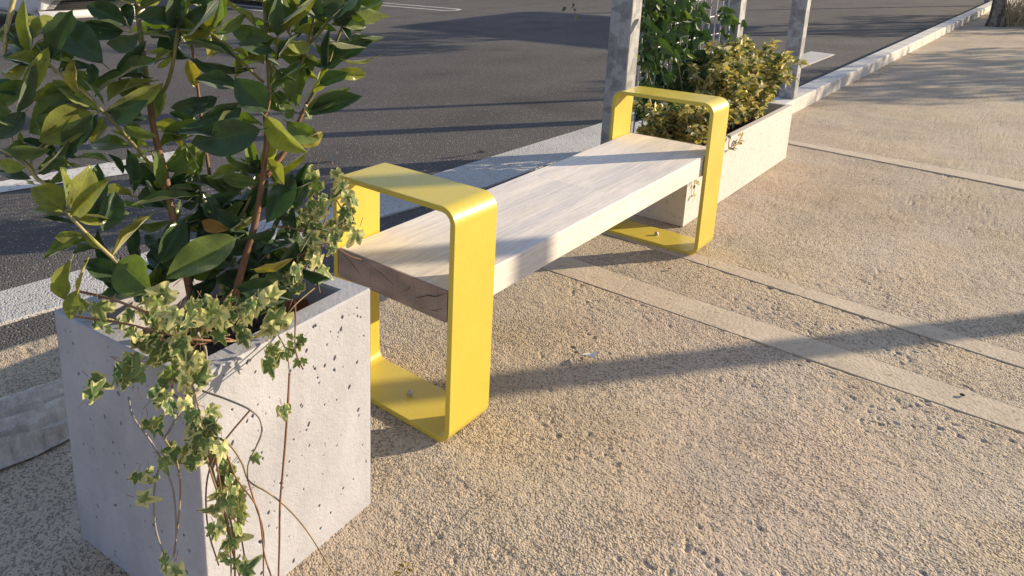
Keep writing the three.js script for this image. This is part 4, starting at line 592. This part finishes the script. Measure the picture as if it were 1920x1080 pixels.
// ---------------------------------------------------------------- climber and low shrubs of the long planter
{
  const vine = thing('climbing_vine', 'glossy dark green climbing vine trained up the wire mesh between steel posts', 'vine', V(2.8, -0.06, 0.28));
  reseed(921);
  const oval = (x) => 0.5 * Math.pow(Math.sin(Math.PI * Math.pow(clamp(x), 0.75)), 0.9) + 0.0001, VB = []; for (let i = 0; i < 6; i++) VB.push(blade(oval, { fold: rr(0.3, 0.7), bend: rr(0.3, 1.0), twist: rr(-0.5, 0.5), wave: 0.02, nx: 5, ny: 2, ph: rr(0, 6), petiole: 0.1 }));
  const vm = (r, g, b, t) => phys({ color: lin(r, g, b), roughness: 0.8, transmission: t, thickness: 0, clearcoat: 0.5, clearcoatRoughness: 0.25, side: THREE.DoubleSide }), VM = [vm(0.040, 0.098, 0.018, 0.3), vm(0.075, 0.155, 0.022, 0.38), vm(0.16, 0.27, 0.03, 0.48), vm(0.025, 0.062, 0.014, 0.25)];
  const sv = (m, r0, r1, ...p) => { const q = []; for (let i = 0; i < p.length; i += 3) q.push(V(p[i], p[i + 1], p[i + 2])); part('stem', tube(q, r0, r1, 0, 6), m, vine); };
  const TW = mat({ map: barkTex(0.26, 0.19, 0.12, 251), roughness: 0.85 });
  sv(TW, .005, .0025, 2.42, -.04, .27, 2.40, -.09, .5, 2.33, -.13, .75, 2.45, -.14, 1.05, 2.4, -.14, 1.4); sv(TW, .005, .0025, 2.5, -.03, .27, 2.55, -.09, .5, 2.62, -.13, .8, 2.6, -.14, 1.05, 2.8, -.14, 1.4); sv(TW, .0042, .0025, 2.6, -.03, .27, 2.75, -.08, .48, 2.95, -.12, .72, 3.15, -.13, .95, 3.4, -.14, 1.2); sv(TW, .0034, .002, 2.55, 0, .28, 2.60, -.03, .52, 2.56, -.07, .75);
  // leaf density over the panel, sighted as columns: a full left part, a gap, a narrow right strand
  const leaf = (u, v, z, L) => { const a = rr(-0.5, 0.5), dn = new THREE.Vector3(rr(-0.6, 0.75), -rr(0.35, 1.0), rr(-0.7, 0.7)).normalize(), b = V(u, v, z), t = b.clone().addScaledVector(dn, L), r = rnd(); leafAt(vine, 'leaf', VB[Math.floor(rnd() * 6)], VM[r < 0.42 ? 0 : r < 0.72 ? 1 : r < 0.9 ? 2 : 3], b, t, L * rr(0.42, 0.6), rr(-1.0, 1.0)); };
  const col = (n, x0, x1, y0, y1) => { for (let i = 0; i < n; i++) { const p = at(rr(x0, x1), rr(y0, y1), 1).sub(CAM), vv = rr(-0.21, -0.07), d = (vv - CAM.x) / p.x, q = CAM.clone().addScaledVector(p, d); if (q.y > 0.3) leaf(-q.z, vv, q.y, rr(0.062, 0.1)); } };
  { const q = [at(1070, -60, 3.5), at(1078, -20, 3.48), at(1074, 8, 3.47), at(1080, 30, 3.46)]; part('stem', tube(q, 0.0015, 0.001, 0, 5), TW, vine); for (const [x, y] of [[1072, 6], [1078, 14], [1062, 12], [1080, 26]]) { const p = at(x, y, 3.47), o = vine.position; leaf(-p.z, p.x, p.y, 0.03); } }
  const inner = []; { const keep = vine.children.length; for (let i = 0; i < 260; i++) { const x = rr(1205, 1322), p = at(x, rr(-20, 215), 1).sub(CAM), vv = rr(-0.2, -0.09), d = (vv - CAM.x) / p.x, q = CAM.clone().addScaledVector(p, d); if (q.y > 0.3) leaf(-q.z, vv, q.y, rr(0.06, 0.095)); }
    for (let i = 0; i < 190; i++) leaf(rr(2.55, 3.5), rr(-0.2, -0.03), rr(0.34, 0.66), rr(0.055, 0.085));
    for (const o of vine.children.splice(keep)) { o.updateMatrix(); inner.push(o.geometry.clone().applyMatrix4(o.matrix).translate(vine.position.x, vine.position.y, vine.position.z)); } used.leaf -= inner.length; part('foliage', mergeGeometries(inner), VM[0], vine, 'stuff'); }
  col(118, 1212, 1318, -25, 105); col(58, 1198, 1262, 60, 190); col(38, 1262, 1330, 90, 170); col(28, 1355, 1392, 20, 105); col(6, 1332, 1356, 80, 125); col(14, 1350, 1388, -20, 30); col(10, 1200, 1240, -20, 40); col(14, 1225, 1330, 130, 200);
}
{
  const small = (x) => 0.5 * Math.sin(Math.PI * Math.pow(clamp(x), 0.8)) + 0.0001, SB = [0.3, 0.7, 1.1].map((b) => blade(small, { fold: 0.5, bend: b, wave: 0.01, nx: 3, ny: 1, petiole: 0 }).toNonIndexed());
  const EM = phys({ vertexColors: true, roughness: 0.8, transmission: 0.45, thickness: 0, clearcoat: 0.2, clearcoatRoughness: 0.35, side: THREE.DoubleSide });
  const TW = mat({ map: barkTex(0.24, 0.17, 0.09, 255), roughness: 0.85 });
  const shrub = (label, cu, cv, ru, rv, z0, z1, nst, seed, extra) => {
    const s = thing('spindle_shrub', label, 'shrub', V(cu, cv, 0.28), 'golden shrubs in the long planter'); reseed(seed);
    const pos = [], nor = [], col = [], put = (b, dir, L) => {
      const g = SB[Math.floor(rnd() * 3)], up = new THREE.Vector3(rr(-1, 1), rr(-0.2, 1.4), rr(-1, 1)); X.copy(dir).normalize(); Z.copy(up).addScaledVector(X, -up.dot(X)).normalize(); Y.crossVectors(Z, X); Mx.makeBasis(X, Y, Z); const P = g.attributes.position, Q = g.attributes.normal, w = L * rr(0.38, 0.55), e = new THREE.Vector3(), r = rnd(), c = r < 0.48 ? [0.72, 0.57, 0.13] : r < 0.70 ? [0.74, 0.66, 0.32] : r < 0.88 ? [0.20, 0.25, 0.04] : [0.07, 0.13, 0.025];
      for (let i = 0; i < P.count; i++) { const t = Math.abs(P.getY(i)) * 2; e.set(P.getX(i) * L, P.getY(i) * w, P.getZ(i) * L).applyMatrix4(Mx).add(b); pos.push(e.x, e.y, e.z); e.set(Q.getX(i), Q.getY(i), Q.getZ(i)).transformDirection(Mx); nor.push(e.x, e.y, e.z); const g2 = t > 0.3 ? 1 : 0.45; col.push(c[0] * lerp(0.55, 1, g2), c[1] * lerp(0.75, 1, g2), c[2]); }
    };
    const twig = (q, n, L0) => { part('stem', tube(q, 0.0028, 0.001, 0, 5), TW, s); const c = new THREE.CatmullRomCurve3(q, false, 'centripetal'); for (let i = 0; i < n; i++) { const t = Math.pow(rr(0.08, 1), 0.8), p = c.getPointAt(t), tg = c.getTangentAt(t); const d = tg.clone().multiplyScalar(rr(0.2, 0.9)).add(new THREE.Vector3(rr(-1, 1), rr(-0.5, 0.8), rr(-1, 1))); put(p.addScaledVector(d, 0.003), d, L0 * rr(0.6, 1.25)); } };
    for (let i = 0; i < nst; i++) { const a = rr(0, 6.283), r = Math.sqrt(rnd()), u = cu + ru * r * Math.cos(a), v = cv + rv * r * Math.sin(a), ub = cu + 0.45 * (u - cu), vb = clamp(cv + 0.45 * (v - cv), PB.v0 + 0.06, PB.v1 - 0.06), h = lerp(z0, z1, (1 - 0.35 * r * r) * rr(0.45, 1.1)); twig([V(clamp(ub, PB.u0 + 0.06, PB.u1 - 0.06), vb, 0.275), V(lerp(ub, u, 0.5), lerp(vb, v, 0.5), lerp(0.28, h, 0.6)), V(u, v, h), V(u + rr(-.08, .1), v + rr(-.06, .08), h + rr(-0.03, 0.05))], 72, 0.043); }
    for (const q of extra || []) twig(q.map((p) => V(...p)), 16, 0.03);
    const g = new THREE.BufferGeometry(); g.setAttribute('position', new THREE.Float32BufferAttribute(pos, 3)); g.setAttribute('normal', new THREE.Float32BufferAttribute(nor, 3)); g.setAttribute('color', new THREE.Float32BufferAttribute(col, 3));
    part('foliage', g, EM, s, 'stuff');
  };
  shrub('golden variegated spindle bush at the far end of the long planter, taller one', 3.16, 0.08, 0.54, 0.22, 0.42, 0.76, 84, 931, [[[2.52, 0.2, 0.35], [2.5, 0.262, 0.36], [2.48, 0.275, 0.31], [2.55, 0.272, 0.285], [2.66, 0.272, 0.32], [2.70, 0.268, 0.35]]]);
  shrub('low olive-gold spindle bush seen through the far yellow loop, nearer in the long planter', 2.38, 0.06, 0.32, 0.18, 0.34, 0.52, 44, 932, [[[2.10, 0.22, 0.33], [2.08, 0.262, 0.345], [2.06, 0.268, 0.27], [2.09, 0.266, 0.2], [2.10, 0.264, 0.14]]]);
}

// ---------------------------------------------------------------- loose things on the ground
{ // crumpled sheet left of the planter
  reseed(941);
  const A = [-0.70, -0.50], n = 60, m = 60, pos = [], uv = [], idx = [];
  for (let i = 0; i <= n; i++) for (let j = 0; j <= m; j++) {
    const a = i / n, b = j / m, u = lerp(-0.60, -1.5, a) + 0.10 * (b - 0.5), edge = 0.03 * (vnoise(a * 6, 3, 64, 3) - 0.5) * (b < 0.5 ? 1 : -1), v = lerp(-0.30, -0.62, b) + edge + 0.05 * Math.sin(a * 3) - 0.25 * a;
    const q = b * 3.3 + 0.5 * (vnoise(a * 3, b * 2, 16, 5) - 0.5), ridge = Math.pow(1 - Math.abs(((q % 1) + 1) % 1 - 0.35) / 0.65, 1.5), rim = Math.sin(Math.PI * clamp(b * 1.0));
    const z = 0.004 + 0.045 * ridge * sstep(0, 0.12, b) * sstep(0, 0.15, 1 - b) * (0.7 + 0.6 * vnoise(a * 4, b * 4, 16, 6)) + 0.005 * vnoise(a * 11 + b * 5, b * 16, 64, 7) + 0.003 * vnoise(a * 40, b * 40, 64, 8) + 0.012 * rim;
    pos.push(v, z, -u); uv.push(u, v);
  }
  for (let i = 0; i < n; i++) for (let j = 0; j < m; j++) { const k = i * (m + 1) + j, l = k + m + 1; idx.push(k, l, k + 1, l, l + 1, k + 1); }
  const g = new THREE.BufferGeometry(); g.setAttribute('position', new THREE.Float32BufferAttribute(pos, 3)); g.setAttribute('uv', new THREE.Float32BufferAttribute(uv, 2)); g.setIndex(idx); g.computeVertexNormals();
  const c = tex(512, 512, (x, y) => { const k = 0.85 + 0.3 * (N(x, y, 9, 261) - 0.5) + 0.3 * (N(x, y, 40, 262) - 0.5) + 0.2 * (N(x, y, 160, 263) - 0.5); return [0.58 * k, 0.52 * k, 0.44 * k]; }, true);
  const s = shadowed(new THREE.Mesh(g, mat({ map: rep(c, 0.6), bumpMap: rep(tex(256, 256, (x, y) => 0.5 * N(x, y, 30, 264) + 0.5 * N(x, y, 100, 265)), 0.3), bumpScale: 0.004, roughness: 0.95, side: THREE.DoubleSide }))); s.name = 'crumpled_sheet'; s.userData = { label: 'dirty pale crumpled sheet in folds on the ground left of the square planter', category: 'sheet' }; scene.add(s);
}
{ // a white scrap and a dry sprig
  const sc = [[0, 0, 0.004], [0.016, 0.006, 0.010], [0.030, 0.004, 0.006], [0.004, -0.012, 0.003], [0.018, -0.008, 0.006], [0.032, -0.006, 0.016]], p = []; sc.forEach(([a, b, z]) => { const w = V(0.635 + a * 0.5 - b * 2, 0.48 + a * 1.5, z * 2 + 0.007); p.push(w.x, w.y + 0.004, w.z); });
  const g = new THREE.BufferGeometry(); g.setAttribute('position', new THREE.Float32BufferAttribute(p, 3)); g.setIndex([0, 1, 3, 3, 1, 4, 1, 2, 4, 4, 2, 5]); g.computeVertexNormals();
  const s = shadowed(new THREE.Mesh(g, mat({ color: lin(0.85, 0.84, 0.83), roughness: 0.6, side: THREE.DoubleSide }))); s.name = 'paper_scrap'; s.userData = { label: 'tiny curled white scrap lying on the pavement in front of the bench', category: 'litter' }; scene.add(s);
  reseed(945);
  { const g = new THREE.IcosahedronGeometry(0.0055, 1), q = g.attributes.position; for (let i = 0; i < q.count; i++) { const f = 0.85 + 0.3 * vnoise(q.getX(i) * 300 + 9, q.getY(i) * 300 + q.getZ(i) * 200 + 9, 32, 4); q.setXYZ(i, q.getX(i) * f * 1.3, q.getY(i) * f * 0.8, q.getZ(i) * f); } g.computeVertexNormals(); const c = V(1.24, 1.40, 0.008); g.translate(c.x, c.y, c.z); const o = shadowed(new THREE.Mesh(g, mat({ color: lin(0.06, 0.05, 0.045), roughness: 0.9 }))); o.name = 'pebble'; o.userData = { label: 'small dark pebble lying on the smooth paving band at the right', category: 'pebble' }; scene.add(o); }
  const fallen = (u, v, len, turn, m, label) => { const o = shadowed(new THREE.Mesh(blades[3], m)); o.name = numbered('fallen_leaf'); o.position.copy(V(u, v, 0.008)); o.rotation.set(-Math.PI / 2 + 0.15, 0.1, turn); o.scale.set(len, len * 0.42, len); o.userData = { label, category: 'leaf' }; scene.add(o); };
  const rust = phys({ color: lin(0.22, 0.06, 0.03), roughness: 0.9, transmission: 0.3, thickness: 0, side: THREE.DoubleSide });
  fallen(1.50, 0.40, 0.022, 0.4, rust, 'tiny rust-red fallen leaf between the two smooth bands near the far yellow loop');
  fallen(0.20, -0.62, 0.05, 2.1, PALESTEM, 'dry fallen leaf in the shade between road strip and bench');
  reseed(951);
  const spr = thing('dry_sprig', 'small dry leafy sprig on the pavement at the bottom edge, right of the square planter', 'sprig', V(-0.42, 0.60, 0));
  const lfm = phys({ color: lin(0.30, 0.24, 0.05), roughness: 0.85, transmission: 0.3, thickness: 0, side: THREE.DoubleSide });
  const b = at(758, 1078, 1.62), gb = (x, y, dz) => { const p = at(x, y, 1), d = (dz - CAM.y) / (p.y - CAM.y); return CAM.clone().addScaledVector(p.sub(CAM), d); };
  part('stem', tube([gb(735, 1088, 0.004), gb(748, 1078, 0.012), gb(762, 1064, 0.03)], 0.0014, 0.001, 0, 5), PALESTEM, spr);
  for (const [x, y, z, x2, y2, z2] of [[760, 1066, .028, 746, 1058, .03], [762, 1064, .03, 776, 1070, .02], [752, 1074, .02, 736, 1078, .008], [762, 1064, .03, 764, 1052, .036]]) leafAt(spr, 'leaf', blades[2], lfm, gb(x, y, z), gb(x2, y2, z2), 0.009, 0.5);
}

// ---------------------------------------------------------------- what stands towards the sun, past the right edge of the frame, and the tree at the far kerb
function tree(name, label, u, v, trunkH, r, crown, n, seed, group) {      // crown: list of clumps [du, dv, z, radius]
  reseed(seed);
  const t = thing(name, label, 'tree', V(u, v, 0), group);
  const bark = mat({ map: rep(tex(256, 256, (x, y) => { const k = 0.75 + 0.6 * (N(x, y, 20, seed + 1) - 0.5) + 0.5 * (vnoise(x * 40, y * 6, 64, seed) - 0.5); return [0.26 * k, 0.23 * k, 0.19 * k]; }, true), 0.6), bumpMap: rep(tex(256, 256, (x, y) => 0.6 * vnoise(x * 40, y * 7, 64, seed) + 0.4 * N(x, y, 50, seed + 3)), 0.6), bumpScale: 0.03, roughness: 0.95 });
  const T = V(u + 0.1, v + 0.05, trunkH); const g = tube([V(u, v, -0.02), V(u + 0.01, v, 0.25), V(u + 0.04, v - 0.03, trunkH * 0.5), T], r, r * 0.6, 16, 14);
  { const p = g.attributes.position, q = new THREE.Vector3(); for (let i = 0; i < p.count; i++) { q.fromBufferAttribute(p, i); const a = Math.atan2(q.z + u, q.x - v), fl = 1 + 0.5 * Math.exp(-q.y / 0.12) * (0.5 + 0.5 * Math.cos(a * 5)) + 0.08 * Math.sin(a * 7 + q.y * 3); p.setX(i, v + (q.x - v) * fl); p.setZ(i, -u + (q.z + u) * fl); } g.computeVertexNormals(); metricUV(g); }
  const trunk = part('trunk', g, bark, t);
  const P = [], I = []; const a = new THREE.Vector3(), b = new THREE.Vector3();
  for (const [du, dv, z, R] of crown) {
    part('limb', tube([T, V(u + du * 0.5, v + dv * 0.5, (trunkH + z) / 2 + 0.1), V(u + du, v + dv, z)], r * 0.35, r * 0.08, 8, 6), bark, trunk);
    for (let i = 0; i < n; i++) { const th = rr(0, 6.283), ph = Math.acos(rr(-1, 1)), q = R * Math.cbrt(rr(0.12, 1)), c = V(u + du + q * Math.sin(ph) * Math.cos(th), v + dv + q * Math.sin(ph) * Math.sin(th), z + 0.75 * q * Math.cos(ph)), s = rr(0.05, 0.10); a.set(rr(-1, 1), rr(-1, 1), rr(-1, 1)).normalize(); b.set(rr(-1, 1), rr(-1, 1), rr(-1, 1)).cross(a).normalize(); const k = P.length / 3; for (const [x, y] of [[-1, 0], [0, 0.45], [1, 0], [0, -0.45]]) P.push(c.x + s * (x * a.x + y * b.x), c.y + s * (x * a.y + y * b.y), c.z + s * (x * a.z + y * b.z)); I.push(k, k + 1, k + 2, k, k + 2, k + 3); }
  }
  const cg = new THREE.BufferGeometry(); cg.setAttribute('position', new THREE.Float32BufferAttribute(P, 3)); cg.setIndex(I); cg.computeVertexNormals();
  part('crown', cg, phys({ color: lin(0.07, 0.11, 0.03), roughness: 0.85, transmission: 0.3, thickness: 0, side: THREE.DoubleSide }), t, 'stuff');
  return t;
}
{
  tree('kerbside_tree', 'grey trunked tree at the far kerb, upper right corner, above dry grass', 14.6, 0.40, 2.6, 0.10, [[0, 0, 3.6, 0.9], [0.6, -0.4, 3.2, 0.6], [-0.5, 0.5, 3.3, 0.6]], 500, 961);
  reseed(971);
  const tuft = thing('dry_grass_tuft', 'tuft of pale dry grass and stalks right of the grey tree trunk, upper right corner', 'grass tuft', V(15.4, 0.62, 0));
  const P = [], I = []; for (let i = 0; i < 420; i++) { const b = V(15.4 + rr(-0.8, 1.2), 0.66 + rr(-0.26, 0.5), 0.0), h = rr(0.15, 0.5), l = new THREE.Vector3(rr(-0.2, 0.2), h, rr(-0.2, 0.2)), s = new THREE.Vector3(rr(-1, 1), 0, rr(-1, 1)).normalize().multiplyScalar(rr(0.006, 0.014)), k = P.length / 3; P.push(b.x - s.x, b.y, b.z - s.z, b.x + s.x, b.y, b.z + s.z, b.x + l.x * 0.5 + s.x * 0.7, b.y + l.y * 0.6, b.z + l.z * 0.5 + s.z * 0.7, b.x + l.x, b.y + l.y, b.z + l.z); I.push(k, k + 1, k + 2, k, k + 2, k + 3); }
  const g = new THREE.BufferGeometry(); g.setAttribute('position', new THREE.Float32BufferAttribute(P, 3)); g.setIndex(I); g.computeVertexNormals(); part('stalks', g, mat({ color: lin(0.34, 0.29, 0.18), roughness: 0.9, side: THREE.DoubleSide }), tuft, 'stuff');
}
// shade of three trees, a lamp post and a flat-roofed shelter falls into the picture
tree('street_tree', 'street tree whose shade dapples the upper right of the pavement', 17.5, 7.2, 2.4, 0.15, [[0, 0, 4.0, 1.0], [1.2, 0.5, 3.6, 0.8], [-1.0, -0.3, 3.4, 0.8], [0.2, 1.2, 3.3, 0.7], [2.4, 0.4, 3.5, 0.7]], 420, 981, 'street trees');
tree('street_tree', 'second street tree farther along whose shade streaks the road', 24.0, 6.6, 2.4, 0.15, [[0, 0, 4.2, 1.1], [1.2, 0.5, 3.4, 0.9], [-1.3, -0.3, 3.5, 0.9], [0.2, -1.2, 3.2, 0.8]], 420, 982, 'street trees');
{
  const steel = mat({ color: lin(0.25, 0.25, 0.26), roughness: 0.5, metalness: 0.3 });
  const lp = thing('lamp_post', 'round lamp post right of the frame whose shadow crosses the pavement to the bench', 'lamp post', V(6.0, 4.32, 0));
  const g = new THREE.CylinderGeometry(0.058, 0.066, 4.2, 20); g.translate(4.32, 2.1, -6.0); part('pole', g, steel, lp);
  const f = new THREE.CylinderGeometry(0.13, 0.14, 0.02, 20); f.translate(4.32, 0.012, -6.0); part('flange', f, steel, lp);
  const h = new THREE.CylinderGeometry(0.05, 0.22, 0.22, 20); h.translate(4.32, 4.31, -6.0); part('lamp_head', h, steel, lp);
  const sg = thing('added_shadow_pole', 'added thin pole, unseen right of the frame, placed to cast a shadow line on the road', 'shadow pole', V(9.6, 2.02, 0));  // added pole, out of view, casting the shadow line of a further pergola post
  const sp = new THREE.CylinderGeometry(0.045, 0.045, 3.4, 16); sp.translate(2.02, 1.7, -9.6); part('pole', sp, steel, sg);
  part('plate', box(9.57, 9.60, 1.80, 2.24, 2.9, 3.4, 0.01), steel, sg);
  const sh = thing('shelter', 'open flat-roofed shelter beyond the frame whose roof corner shades the road', 'shelter', V(18.5, 1.5, 0));
  part('roof_slab', box(16.5, 20.5, -0.70, 3.6, 3.15, 3.3, 0.02), steel, sh);
  for (const [u, v] of [[18.2, 3.2], [20.2, 3.2], [20.2, -0.25]]) part('post', box(u, u + 0.1, v, v + 0.1, 0, 3.149, 0.01), steel, sh);
}

renderer.render(scene, camera);
